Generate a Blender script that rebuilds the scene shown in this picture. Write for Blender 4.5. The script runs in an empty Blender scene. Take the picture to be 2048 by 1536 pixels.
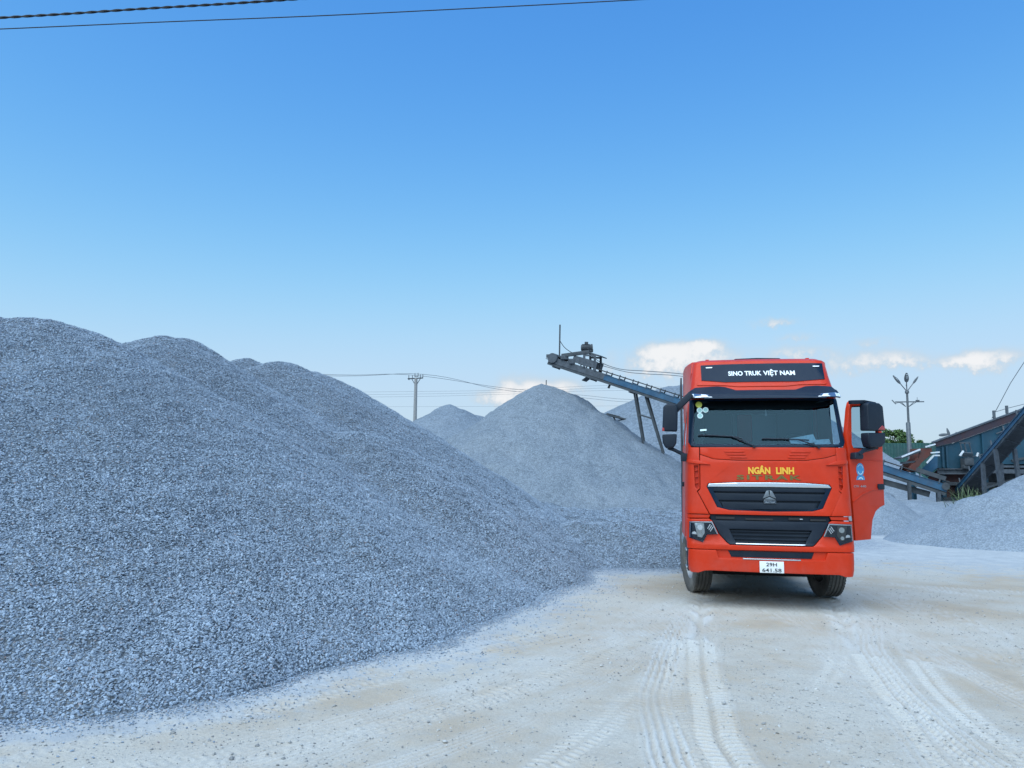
import bpy, bmesh, math, random
import numpy as np
from mathutils import Vector, Matrix, Euler
from mathutils.geometry import tessellate_polygon

rad = math.radians
scene = bpy.context.scene
COL = scene.collection

# ------------------------------------------------------------------ camera
cam_data = bpy.data.cameras.new('camera')
cam = bpy.data.objects.new('camera', cam_data)
COL.objects.link(cam)
cam_data.sensor_width = 36.0
cam_data.lens = 36.0 * 1538.0 / 2048.0
cam_data.clip_start = 0.1
cam_data.clip_end = 6000.0
PITCH, ROLL = rad(6.7), rad(0.55)
_F = Vector((0, math.cos(PITCH), math.sin(PITCH)))
_R0 = Vector((1, 0, 0))
_U0 = Vector((0, -math.sin(PITCH), math.cos(PITCH)))
_R = _R0 * math.cos(ROLL) + _U0 * math.sin(ROLL)
_U = _U0 * math.cos(ROLL) - _R0 * math.sin(ROLL)
cam.matrix_world = Matrix(((_R.x, _U.x, -_F.x, 0.0), (_R.y, _U.y, -_F.y, 0.0), (_R.z, _U.z, -_F.z, 2.0), (0, 0, 0, 1)))
scene.camera = cam

# ------------------------------------------------------------------ light
SUN_EL, SUN_AZ = 58.0, 212.0          # azimuth clockwise from +Y (the view direction)
scene.view_settings.view_transform = 'Standard'
scene.view_settings.look = 'None'
scene.view_settings.gamma = 1.0
scene.view_settings.use_curve_mapping = False
scene.view_settings.exposure = 1.55
scene.cycles.use_denoising = True
scene.cycles.max_bounces = 6
scene.cycles.transparent_max_bounces = 12
scene.cycles.sample_clamp_indirect = 6.0

sun_data = bpy.data.lights.new('sun', 'SUN')
sun_data.energy = 1.5
sun_data.angle = rad(85.0)
sun_data.color = (0.80, 0.93, 1.0)
sun = bpy.data.objects.new('sun', sun_data)
COL.objects.link(sun)
_sd = Vector((math.sin(rad(SUN_AZ)) * math.cos(rad(SUN_EL)), math.cos(rad(SUN_AZ)) * math.cos(rad(SUN_EL)), math.sin(rad(SUN_EL))))
sun.rotation_euler = _sd.to_track_quat('Z', 'Y').to_euler()
sun.location = _sd * 60


class NT:
    """small helper to write node graphs"""
    def __init__(self, tree):
        self.t = tree

    def n(self, typ, ins=None, **kw):
        nd = self.t.nodes.new(typ)
        for k, v in kw.items():
            setattr(nd, k, v)
        for k, v in (ins or {}).items():
            s = nd.inputs[k]
            if isinstance(v, bpy.types.NodeSocket):
                self.t.links.new(v, s)
            else:
                s.default_value = v
        return nd

    def m(self, op, a, b=None, c=None, clamp=False):
        ins = {0: a}
        if b is not None:
            ins[1] = b
        if c is not None:
            ins[2] = c
        return self.n('ShaderNodeMath', ins, operation=op, use_clamp=clamp).outputs[0]

    def mix(self, f, a, b, blend='MIX'):
        nd = self.n('ShaderNodeMix', None, data_type='RGBA', blend_type=blend)
        for i, v in ((0, f), (6, a), (7, b)):
            if isinstance(v, bpy.types.NodeSocket):
                self.t.links.new(v, nd.inputs[i])
            else:
                nd.inputs[i].default_value = v
        return nd.outputs[2]

    def ramp(self, f, pts):
        nd = self.n('ShaderNodeValToRGB', {0: f})
        el = nd.color_ramp.elements
        while len(el) > 1:
            el.remove(el[-1])
        el[0].position, el[0].color = pts[0]
        for p, c in pts[1:]:
            e = el.new(p)
            e.color = c
        return nd.outputs[0]

    def sstep(self, x, lo, hi):
        nd = self.n('ShaderNodeMapRange', {0: x, 1: lo, 2: hi, 3: 0.0, 4: 1.0}, interpolation_type='SMOOTHSTEP')
        return nd.outputs[0]


world = bpy.data.worlds.new('World')
scene.world = world
world.use_nodes = True
_w = world.node_tree
_w.nodes.clear()
W = NT(_w)
sky = W.n('ShaderNodeTexSky', sky_type='NISHITA', sun_disc=False, sun_elevation=rad(SUN_EL), sun_rotation=rad(SUN_AZ),
          air_density=1.0, dust_density=0.3, ozone_density=3.0)
_sep = W.n('ShaderNodeSeparateColor', {0: sky.outputs[0]})


def _grade(sock, power, gain, top, p=3.0):
    """film-like response of the sky: contrast, gain and a soft shoulder at `top`"""
    x = W.m('MULTIPLY', W.m('POWER', W.m('MULTIPLY', sock, 0.1), power), gain)
    den = W.m('POWER', W.m('ADD', W.m('POWER', W.m('DIVIDE', x, top), p), 1.0), 1.0 / p)
    return W.m('DIVIDE', x, den)


_skyc = W.n('ShaderNodeCombineColor', {0: _grade(_sep.outputs[0], 1.7, 4.7, 0.54), 1: _grade(_sep.outputs[1], 1.15, 2.62, 0.75, 4.0),
                                       2: _grade(_sep.outputs[2], 1.0, 3.3, 1.02)}).outputs[0]
# clouds low over the horizon: soft banks (azimuth, elevation, widths in degrees, strength)
_dir = W.n('ShaderNodeTexCoord').outputs['Generated']
_sx = W.n('ShaderNodeSeparateXYZ', {0: _dir})
_az = W.m('MULTIPLY', W.m('ARCTAN2', _sx.outputs[0], _sx.outputs[1]), 180 / math.pi)
_el = W.m('MULTIPLY', W.m('ARCSINE', _sx.outputs[2]), 180 / math.pi)
_haze = W.m('MULTIPLY', W.m('POWER', 2.718, W.m('MULTIPLY', W.m('MAXIMUM', _el, 0.0), -0.165)), 0.97)
_skyc = W.mix(_haze, _skyc, (0.58, 0.715, 0.765, 1))          # dusty air along the horizon
_n1 = W.n('ShaderNodeTexNoise', {'Vector': _dir, 'Scale': 26.0, 'Detail': 7.0, 'Roughness': 0.58}).outputs[0]
_n2 = W.n('ShaderNodeTexNoise', {'Vector': _dir, 'Scale': 85.0, 'Detail': 5.0, 'Roughness': 0.6}).outputs[0]
_azw = W.m('ADD', _az, W.m('MULTIPLY', W.m('SUBTRACT', _n1, 0.5), 3.2))
_elw = W.m('ADD', _el, W.m('MULTIPLY', W.m('SUBTRACT', _n2, 0.5), 1.3))
BANKS = [(11.3, 9.1, 2.0, 0.75, 1.3), (10.4, 8.0, 3.4, 0.95, 0.85), (14.2, 9.4, 1.4, 0.42, 1.25), (14.8, 8.5, 3.2, 0.9, 0.7),
         (0.9, 6.5, 2.2, 0.9, 1.1), (3.9, 6.5, 1.6, 0.65, 0.95), (-0.8, 5.7, 2.3, 0.6, 0.8), (19.1, 10.85, 1.5, 0.34, 0.8),
         (20.6, 9.8, 1.3, 0.32, 0.5), (20.9, 8.7, 2.1, 0.55, 0.8), (24.2, 7.7, 2.6, 0.8, 0.8), (26.6, 8.1, 1.7, 0.6, 0.75), (28.9, 7.6, 1.6, 0.5, 0.7),
         (32.4, 7.75, 1.7, 0.55, 1.0), (30.9, 7.45, 1.2, 0.45, 0.95), (31.6, 6.9, 1.6, 0.42, 0.65), (25.4, 9.2, 1.7, 0.36, 0.45),
         (8.0, 5.4, 6.0, 1.0, 0.42), (-14, 4.6, 5.0, 0.9, 0.32), (16, 6.6, 4, 0.8, 0.4)]
_rnd = random.Random(5)
for _k in range(14):                     # the same kind of sky goes on round the rest of the horizon
    BANKS.append((_rnd.choice((1, -1)) * _rnd.uniform(44, 176), _rnd.uniform(6.0, 10.5), _rnd.uniform(1.5, 5.0), _rnd.uniform(.4, .9), _rnd.uniform(.6, 1.1)))
_sum = None
for a, e, wa, we, s in BANKS:
    da = W.m('DIVIDE', W.m('SUBTRACT', _azw, a), wa)
    de = W.m('DIVIDE', W.m('SUBTRACT', _elw, e), we)
    g = W.m('MULTIPLY', W.m('POWER', 2.718, W.m('MULTIPLY', W.m('ADD', W.m('MULTIPLY', da, da), W.m('MULTIPLY', de, de)), -1.0)), s)
    _sum = g if _sum is None else W.m('ADD', _sum, g)
_dens = W.m('ADD', _sum, W.m('MULTIPLY', W.m('MINIMUM', W.m('MULTIPLY', _sum, 1.6), 1.0), W.m('ADD', W.m('MULTIPLY', W.m('SUBTRACT', _n2, 0.5), 1.5), W.m('MULTIPLY', W.m('SUBTRACT', _n1, 0.5), 1.2))))
_mask = W.m('MULTIPLY', W.sstep(_dens, 0.02, 1.1), 0.88)
_lit = W.sstep(_dens, 0.45, 1.45)
_cl = W.mix(_lit, (0.60, 0.68, 0.75, 1), (0.94, 0.925, 0.92, 1))
_skyall = W.mix(_mask, _skyc, _cl)
_out = W.n('ShaderNodeVectorMath', {0: _skyall, 3: 3.42}, operation='SCALE').outputs[0]
_bg = W.n('ShaderNodeBackground', {0: _out, 1: 0.10})
W.n('ShaderNodeOutputWorld', {0: _bg.outputs[0]})

# ------------------------------------------------------------------ materials
MATS = {}


def mat(name, col, rough=0.6, metal=0.0, var=0.0, vscale=8.0, col2=None, bump=0.0, bscale=40.0, coat=0.0, spec=0.5, dust=0.0, dust_col=(0.45, 0.44, 0.42, 1), low_dust=0.0):
    m = bpy.data.materials.new(name)
    m.use_nodes = True
    N = NT(m.node_tree)
    b = m.node_tree.nodes['Principled BSDF']
    c4 = (*col, 1.0)
    b.inputs['Base Color'].default_value = c4
    b.inputs['Roughness'].default_value = rough
    b.inputs['Metallic'].default_value = metal
    b.inputs['Coat Weight'].default_value = coat
    b.inputs['Specular IOR Level'].default_value = spec
    co = N.n('ShaderNodeTexCoord').outputs['Object']
    cs = None
    if var or col2:
        ns = N.n('ShaderNodeTexNoise', {'Vector': co, 'Scale': vscale, 'Detail': 6.0, 'Roughness': 0.62}).outputs[0]
        f = N.sstep(ns, 0.38, 0.68)
        other = (*(col2 or tuple(min(1, x * (1 - var)) for x in col)), 1.0)
        cs = N.mix(f, c4, other)
    if dust:
        nd = N.n('ShaderNodeTexNoise', {'Vector': co, 'Scale': 2.3, 'Detail': 8.0, 'Roughness': 0.7}).outputs[0]
        fd = N.m('MULTIPLY', N.sstep(nd, 0.35, 0.8), dust)
        if low_dust:                     # road dust thrown up on the lowest panels
            zz = N.n('ShaderNodeSeparateXYZ', {0: co}).outputs[2]
            lo = N.m('MULTIPLY', N.m('SUBTRACT', 1.0, N.sstep(zz, 0.5, 0.95)), N.m('MULTIPLY', N.sstep(nd, 0.3, 0.75), low_dust))
            fd = N.m('ADD', fd, lo)
        cs = N.mix(fd, cs if cs is not None else c4, dust_col)
        rr = N.m('ADD', N.m('MULTIPLY', fd, 0.5), rough, clamp=True)
        m.node_tree.links.new(rr, b.inputs['Roughness'])
    if cs is not None:
        m.node_tree.links.new(cs, b.inputs['Base Color'])
    if bump:
        nb = N.n('ShaderNodeTexNoise', {'Vector': co, 'Scale': bscale, 'Detail': 4.0}).outputs[0]
        bp = N.n('ShaderNodeBump', {'Height': nb, 'Strength': bump, 'Distance': 0.01})
        m.node_tree.links.new(bp.outputs[0], b.inputs['Normal'])
    MATS[name] = m
    return m


mat('paint_red', (0.575, 0.032, 0.006), 0.38, var=0.12, vscale=2.2, coat=0.10, spec=0.22, dust=0.03, low_dust=0.06)
mat('black_plastic', (0.007, 0.014, 0.026), 0.48, bump=0.15, bscale=220, dust=0.035, spec=0.28, dust_col=(0.25, 0.28, 0.31, 1))
mat('gloss_black', (0.006, 0.017, 0.036), 0.22, spec=0.14, dust=0.02)
mat('dark_void', (0.008, 0.009, 0.011), 0.8)
mat('grille_dark', (0.006, 0.013, 0.024), 0.5, spec=0.25, dust=0.22, dust_col=(0.045, 0.055, 0.065, 1))
mat('chrome', (0.72, 0.74, 0.77), 0.16, 1.0, dust=0.18)
mat('silver', (0.42, 0.45, 0.48), 0.35, 0.7)
mat('emblem_metal', (0.17, 0.19, 0.21), 0.35, 0.6)
mat('rubber', (0.075, 0.072, 0.066), 0.9, dust=1.0, dust_col=(0.22, 0.205, 0.18, 1), bump=0.3, bscale=60)
mat('rim_steel', (0.30, 0.30, 0.30), 0.5, 0.6, dust=0.5)
mat('chassis_black', (0.018, 0.018, 0.020), 0.7, dust=0.35, dust_col=(0.12, 0.115, 0.105, 1))
mat('lens_white', (0.80, 0.82, 0.85), 0.2, coat=0.5)
mat('lens_orange', (0.80, 0.30, 0.05), 0.25, coat=0.4)
mat('lens_red', (0.35, 0.02, 0.02), 0.3, coat=0.4)
mat('reflector', (0.45, 0.48, 0.50), 0.12, 0.9)
mat('plate_white', (0.78, 0.80, 0.80), 0.4)
mat('ink_black', (0.012, 0.012, 0.014), 0.6)
mat('letter_white', (0.80, 0.82, 0.84), 0.5)
mat('letter_yellow', (0.78, 0.42, 0.03), 0.45)
mat('letter_gold', (0.16, 0.13, 0.035), 0.35, 0.4)
mat('sticker_green', (0.30, 0.52, 0.50), 0.5)
mat('sticker_pale', (0.62, 0.76, 0.76), 0.5)
mat('sticker_yellow', (0.55, 0.58, 0.10), 0.5)
mat('paper', (0.52, 0.66, 0.76), 0.7, var=0.25, vscale=30)
mat('badge_blue', (0.05, 0.25, 0.50), 0.4)
mat('interior_dark', (0.030, 0.034, 0.038), 0.8)
mat('interior_grey', (0.13, 0.17, 0.20), 0.8)
mat('interior_pale', (0.30, 0.36, 0.40), 0.8)
mat('cushion_red', (0.45, 0.06, 0.06), 0.9)
mat('seat_fabric', (0.07, 0.075, 0.08), 0.9)
mat('steel_blue', (0.016, 0.095, 0.18), 0.55, col2=(0.012, 0.06, 0.12), vscale=1.6, dust=0.25, dust_col=(0.17, 0.19, 0.21, 1))
mat('steel_teal', (0.008, 0.062, 0.100), 0.6, col2=(0.006, 0.045, 0.075), vscale=1.2, dust=0.12, dust_col=(0.16, 0.18, 0.20, 1))
mat('steel_dusty', (0.085, 0.098, 0.115), 0.8, var=0.35, vscale=5.0)
mat('steel_dark', (0.045, 0.055, 0.065), 0.7, var=0.3, vscale=5, dust=0.4, dust_col=(0.16, 0.165, 0.17, 1))
mat('belt_rubber', (0.028, 0.031, 0.034), 0.8, dust=0.5, dust_col=(0.15, 0.155, 0.16, 1))
mat('rust', (0.14, 0.042, 0.030), 0.85, col2=(0.09, 0.05, 0.042), vscale=4.0, bump=0.4, bscale=20)
mat('rust_dark', (0.055, 0.030, 0.035), 0.85, col2=(0.09, 0.035, 0.03), vscale=3.0)
mat('rust_strip', (0.042, 0.032, 0.045), 0.8, col2=(0.06, 0.03, 0.034), vscale=2.5)
mat('white_paint', (0.70, 0.72, 0.74), 0.55, var=0.2, vscale=4)
mat('concrete', (0.30, 0.29, 0.28), 0.9, var=0.2, vscale=6)
mat('lamp_metal', (0.13, 0.14, 0.15), 0.5, 0.3, var=0.2, vscale=6)
mat('lamp_glass', (0.45, 0.47, 0.48), 0.3)
mat('cable_black', (0.014, 0.015, 0.018), 0.7)
mat('wire_grey', (0.10, 0.11, 0.12), 0.6)
mat('sheet_green', (0.014, 0.085, 0.072), 0.6, col2=(0.016, 0.06, 0.056), vscale=0.6, dust=0.3, dust_col=(0.15, 0.2, 0.2, 1))
mat('bark', (0.10, 0.075, 0.05), 0.9, var=0.3, vscale=6, bump=0.5, bscale=25)


def foliage(name, a, b):
    m = bpy.data.materials.new(name)
    m.use_nodes = True
    N = NT(m.node_tree)
    bs = m.node_tree.nodes['Principled BSDF']
    geo = N.n('ShaderNodeNewGeometry')
    c = N.mix(geo.outputs['Random Per Island'], (*a, 1), (*b, 1))
    m.node_tree.links.new(c, bs.inputs['Base Color'])
    bs.inputs['Roughness'].default_value = 0.6
    bs.inputs['Subsurface Weight'].default_value = 0.0
    MATS[name] = m


foliage('leaves', (0.020, 0.060, 0.016), (0.10, 0.17, 0.035))
foliage('grass_blades', (0.035, 0.075, 0.035), (0.16, 0.20, 0.08))


def glass(name, tint, ior, rough=0.02, gloss=(0.95, 0.97, 1.0)):
    m = bpy.data.materials.new(name)
    m.use_nodes = True
    t = m.node_tree
    t.nodes.clear()
    N = NT(t)
    fr = N.n('ShaderNodeFresnel', {'IOR': ior}).outputs[0]
    tr = N.n('ShaderNodeBsdfTransparent', {0: (*tint, 1)}).outputs[0]
    gl = N.n('ShaderNodeBsdfGlossy', {0: (*gloss, 1), 'Roughness': rough}).outputs[0]
    mx = N.n('ShaderNodeMixShader', {0: fr, 1: tr, 2: gl}).outputs[0]
    N.n('ShaderNodeOutputMaterial', {0: mx})
    MATS[name] = m


glass('glass', (0.46, 0.60, 0.66), 1.43, gloss=(0.45, 0.80, 1.0))
glass('glass_clear', (0.90, 0.92, 0.93), 1.45)
glass('glass_dark', (0.25, 0.30, 0.32), 1.6)


def gravel_mat(name, dark, light, cell, grain=1.0, dust=(0.34, 0.345, 0.35)):
    """crushed stone seen from some way off: irregular stones, dark gaps, dusty streaks"""
    m = bpy.data.materials.new(name)
    m.use_nodes = True
    t = m.node_tree
    N = NT(t)
    b = t.nodes['Principled BSDF']
    b.inputs['Roughness'].default_value = 0.9
    b.inputs['Specular IOR Level'].default_value = 0.2
    co = N.n('ShaderNodeTexCoord').outputs['Object']
    wob = N.n('ShaderNodeTexNoise', {'Vector': co, 'Scale': 0.6 / cell, 'Detail': 2.0})
    v2 = N.n('ShaderNodeVectorMath', {0: co, 1: N.n('ShaderNodeVectorMath', {0: wob.outputs['Color'], 3: cell * 0.8}, operation='SCALE').outputs[0]}, operation='ADD').outputs[0]
    vor = N.n('ShaderNodeTexVoronoi', {'Vector': v2, 'Scale': 1.0 / cell})
    rnd = N.n('ShaderNodeSeparateColor', {0: vor.outputs['Color']}).outputs[0]
    vor2 = N.n('ShaderNodeTexVoronoi', {'Vector': v2, 'Scale': 0.37 / cell})
    rnd2 = N.n('ShaderNodeSeparateColor', {0: vor2.outputs['Color']}).outputs[0]
    big = N.n('ShaderNodeTexNoise', {'Vector': co, 'Scale': 0.55, 'Detail': 6.0, 'Roughness': 0.6}).outputs[0]
    f = N.m('ADD', N.m('MULTIPLY', rnd, 0.65), N.m('MULTIPLY', rnd2, 0.35))
    c = N.mix(f, (*dark, 1), (*light, 1))
    c = N.mix(N.m('MULTIPLY', N.sstep(big, 0.42, 0.72), 0.45), c, (*dust, 1))
    edge = N.sstep(vor.outputs['Distance'], 0.38, 0.72)
    c = N.mix(N.m('MULTIPLY', edge, 0.55 * grain), c, (dark[0] * 0.35, dark[1] * 0.35, dark[2] * 0.35, 1))
    t.links.new(c, b.inputs['Base Color'])
    h = N.m('SUBTRACT', N.m('MULTIPLY', rnd, 0.8), vor.outputs['Distance'])
    h2 = N.m('ADD', h, N.m('MULTIPLY', rnd2, 0.8))
    bp = N.n('ShaderNodeBump', {'Height': h2, 'Strength': 0.9 * grain, 'Distance': cell * 0.8})
    t.links.new(bp.outputs[0], b.inputs['Normal'])
    MATS[name] = m


gravel_mat('gravel_bed', (0.075, 0.093, 0.115), (0.175, 0.210, 0.25), 0.03)
gravel_mat('gravel_coarse', (0.12, 0.145, 0.172), (0.25, 0.295, 0.34), 0.04, dust=(0.26, 0.30, 0.34))
gravel_mat('gravel_mid', (0.138, 0.163, 0.19), (0.26, 0.298, 0.336), 0.06, 0.6, dust=(0.285, 0.315, 0.345))
gravel_mat('gravel_fine', (0.18, 0.212, 0.248), (0.30, 0.342, 0.39), 0.045, 0.6, dust=(0.335, 0.372, 0.41))
gravel_mat('gravel_far', (0.145, 0.172, 0.202), (0.235, 0.275, 0.318), 0.14, 0.5, dust=(0.25, 0.285, 0.325))


def stone_mat(name, lo, hi):
    m = bpy.data.materials.new(name)
    m.use_nodes = True
    t = m.node_tree
    N = NT(t)
    b = t.nodes['Principled BSDF']
    b.inputs['Roughness'].default_value = 0.88
    b.inputs['Specular IOR Level'].default_value = 0.25
    rnd = N.n('ShaderNodeObjectInfo').outputs['Random']
    c = N.ramp(rnd, [(0.0, (*lo, 1)), (0.72, (*[0.55 * (x + y) for x, y in zip(lo, hi)], 1)), (0.9, (*hi, 1)), (0.975, (*hi, 1)), (0.988, (0.26, 0.235, 0.245, 1)), (1.0, (0.24, 0.20, 0.20, 1))])
    loc = N.n('ShaderNodeObjectInfo').outputs['Location']
    st = N.n('ShaderNodeMapping', {0: loc, 2: (0.0, 0.0, 0.55), 3: (1.0, 0.35, 0.35)}).outputs[0]
    big = N.n('ShaderNodeTexNoise', {'Vector': st, 'Scale': 0.9, 'Detail': 5.0, 'Roughness': 0.62}).outputs[0]
    fine = N.n('ShaderNodeTexNoise', {'Vector': loc, 'Scale': 3.5, 'Detail': 3.0}).outputs[0]
    k = N.m('ADD', 0.62, N.m('ADD', N.m('MULTIPLY', big, 0.52), N.m('MULTIPLY', fine, 0.24)))
    c = N.n('ShaderNodeVectorMath', {0: c, 3: k}, operation='SCALE').outputs[0]
    t.links.new(c, b.inputs['Base Color'])
    MATS[name] = m


stone_mat('stone', (0.172, 0.208, 0.255), (0.345, 0.408, 0.482))
stone_mat('pebble', (0.23, 0.225, 0.215), (0.48, 0.465, 0.44))

# ------------------------------------------------------------------ mesh helpers
def link(o, parent=None):
    COL.objects.link(o)
    if parent is not None:
        o.parent = parent
    return o


def finish(me, smooth=True, angle=35):
    if smooth:
        me.polygons.foreach_set('use_smooth', [True] * len(me.polygons))
        me.set_sharp_from_angle(angle=rad(angle))
    me.update()


def from_bm(name, bm, m, parent=None, smooth=True, angle=35):
    me = bpy.data.meshes.new(name)
    bm.to_mesh(me)
    bm.free()
    finish(me, smooth, angle)
    me.materials.append(MATS[m])
    return link(bpy.data.objects.new(name, me), parent)


def share(src, name, parent, loc=None, rot=None):
    o = bpy.data.objects.new(name, src.data)
    if loc is not None:
        o.location = loc
    if rot is not None:
        o.rotation_euler = rot
    return link(o, parent)


def tag(o, label, cat, group=None, kind=None):
    if label:
        o['label'] = label
    if cat:
        o['category'] = cat
    if group:
        o['group'] = group
    if kind:
        o['kind'] = kind
    return o


def thing(name, label, cat, loc=(0, 0, 0), rz=0.0, group=None):
    o = bpy.data.objects.new(name, None)
    o.empty_display_size = 0.3
    o.location = loc
    o.rotation_euler = (0, 0, rz)
    link(o)
    return tag(o, label, cat, group)


class MB:
    """collects simple shapes; build() makes ONE mesh object of them"""
    def __init__(self):
        self.v, self.f = [], []

    def _add(self, vs, fs):
        k = len(self.v)
        self.v += [tuple(p) for p in vs]
        self.f += [tuple(i + k for i in f) for f in fs]
        return self

    def hexa(self, p):
        """8 points: bottom ring 0-3, top ring 4-7"""
        return self._add(p, [(3, 2, 1, 0), (4, 5, 6, 7), (0, 1, 5, 4), (1, 2, 6, 5), (2, 3, 7, 6), (3, 0, 4, 7)])

    def box(self, c, s, R=None):
        c = Vector(c)
        pts = []
        for z in (-.5, .5):
            for x, y in ((-.5, -.5), (.5, -.5), (.5, .5), (-.5, .5)):
                d = Vector((x * s[0], y * s[1], z * s[2]))
                pts.append(c + (R @ d if R is not None else d))
        return self.hexa(pts)

    def bar(self, a, b, w, h, up=(0, 0, 1)):
        """rectangular bar from a to b, w sideways, h along `up`"""
        a, b = Vector(a), Vector(b)
        d = (b - a).normalized()
        u = Vector(up)
        s = d.cross(u)
        if s.length < 1e-4:
            s = d.cross(Vector((0, 1, 0)))
        s.normalize()
        u = s.cross(d).normalized()
        pts = []
        for q in (a, b):
            pts += [q - s * w / 2 - u * h / 2, q + s * w / 2 - u * h / 2, q + s * w / 2 + u * h / 2, q - s * w / 2 + u * h / 2]
        return self._add(pts, [(3, 2, 1, 0), (4, 5, 6, 7), (0, 1, 5, 4), (1, 2, 6, 5), (2, 3, 7, 6), (3, 0, 4, 7)])

    def tube(self, path, r, n=8, r1=None, cap=True):
        path = [Vector(p) for p in path]
        rings = []
        prev = None
        for i, p in enumerate(path):
            d = (path[min(i + 1, len(path) - 1)] - path[max(i - 1, 0)]).normalized()
            if prev is None:
                a = d.cross(Vector((0, 0, 1)))
                if a.length < 1e-3:
                    a = d.cross(Vector((0, 1, 0)))
            else:
                a = prev - d * prev.dot(d)
            a.normalize()
            prev = a
            b = d.cross(a)
            t = i / max(1, len(path) - 1)
            rr = r if r1 is None else r + (r1 - r) * t
            rings.append([p + (a * math.cos(2 * math.pi * k / n) + b * math.sin(2 * math.pi * k / n)) * rr for k in range(n)])
        vs = [q for rg in rings for q in rg]
        fs = []
        for i in range(len(path) - 1):
            for k in range(n):
                fs.append((i * n + k, i * n + (k + 1) % n, (i + 1) * n + (k + 1) % n, (i + 1) * n + k))
        if cap:
            fs.append(tuple(range(n - 1, -1, -1)))
            fs.append(tuple((len(path) - 1) * n + k for k in range(n)))
        return self._add(vs, fs)

    def lathe(self, prof, c, axis='Z', n=24):
        """prof: list of (radius, along)"""
        c = Vector(c)
        vs, fs = [], []
        for r, a in prof:
            for k in range(n):
                t = 2 * math.pi * k / n
                x, y = r * math.cos(t), r * math.sin(t)
                vs.append(c + (Vector((x, y, a)) if axis == 'Z' else Vector((a, x, y)) if axis == 'X' else Vector((x, a, y))))
        for i in range(len(prof) - 1):
            for k in range(n):
                fs.append((i * n + k, i * n + (k + 1) % n, (i + 1) * n + (k + 1) % n, (i + 1) * n + k))
        return self._add(vs, fs)

    def prism(self, poly, y0, y1, to=None):
        """poly of (x, z) between y0 and y1; `to` maps (x, y, z) to a point"""
        to = to or (lambda x, y, z: (x, y, z))
        n = len(poly)
        vs = [to(x, y0, z) for x, z in poly] + [to(x, y1, z) for x, z in poly]
        fs = [tuple(range(n)), tuple(range(2 * n - 1, n - 1, -1))]
        for i in range(n):
            j = (i + 1) % n
            fs.append((i, i + n, j + n, j))
        return self._add(vs, fs)

    def build(self, name, m, parent=None, smooth=True, bevel=0.0, angle=35, seg=2):
        bm = bmesh.new()
        vs = [bm.verts.new(p) for p in self.v]
        for f in self.f:
            try:
                bm.faces.new([vs[i] for i in f])
            except ValueError:
                pass
        bmesh.ops.recalc_face_normals(bm, faces=bm.faces)
        if bevel:
            es = [e for e in bm.edges if len(e.link_faces) == 2 and e.calc_face_angle(0) > rad(30)]
            bmesh.ops.bevel(bm, geom=es, offset=bevel, segments=seg, affect='EDGES', clamp_overlap=True, profile=0.6)
        return from_bm(name, bm, m, parent, smooth, angle)


# value noise for heights
def _lat(seed):
    return np.random.default_rng(seed).random((256, 256))


def vnoise(x, y, seed=0):
    L = _lat(seed)
    xi, yi = np.floor(x).astype(int), np.floor(y).astype(int)
    fx, fy = x - xi, y - yi
    fx, fy = fx * fx * (3 - 2 * fx), fy * fy * (3 - 2 * fy)
    g = lambda i, j: L[i % 256, j % 256]
    return (g(xi, yi) * (1 - fx) + g(xi + 1, yi) * fx) * (1 - fy) + (g(xi, yi + 1) * (1 - fx) + g(xi + 1, yi + 1) * fx) * fy - 0.5


def fbm(x, y, oct=4, seed=0):
    s, a = 0, 1.0
    for o in range(oct):
        s = s + a * vnoise(x * 2 ** o + 17.3 * o, y * 2 ** o - 9.1 * o, seed + o)
        a *= 0.5
    return s


# ------------------------------------------------------------------ gravel piles: heaps of loose stone at their angle of repose
def pile_h(X, Y, cones, k=0.12):
    k = 0.05 if cones is PILE_A else k
    hs = [z - s * (np.sqrt((X - x) ** 2 + (Y - y) ** 2 + r * r) - r) for x, y, z, s, r in cones]
    m = np.maximum.reduce(hs)
    H = m + k * np.log(sum(np.exp((h - m) / k) for h in hs))
    if cones is PILE_A:
        H = H + 0.05
    if cones is PILE_A:                  # the toe of the big ridge is steep, its loose edge trimmed by the loader
        H = H - (0.17 - 0.30 * fbm(X * 0.7, Y * 0.7, 4, 207)) * np.exp(-np.maximum(H, 0) / 0.8)
    return H


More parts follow.
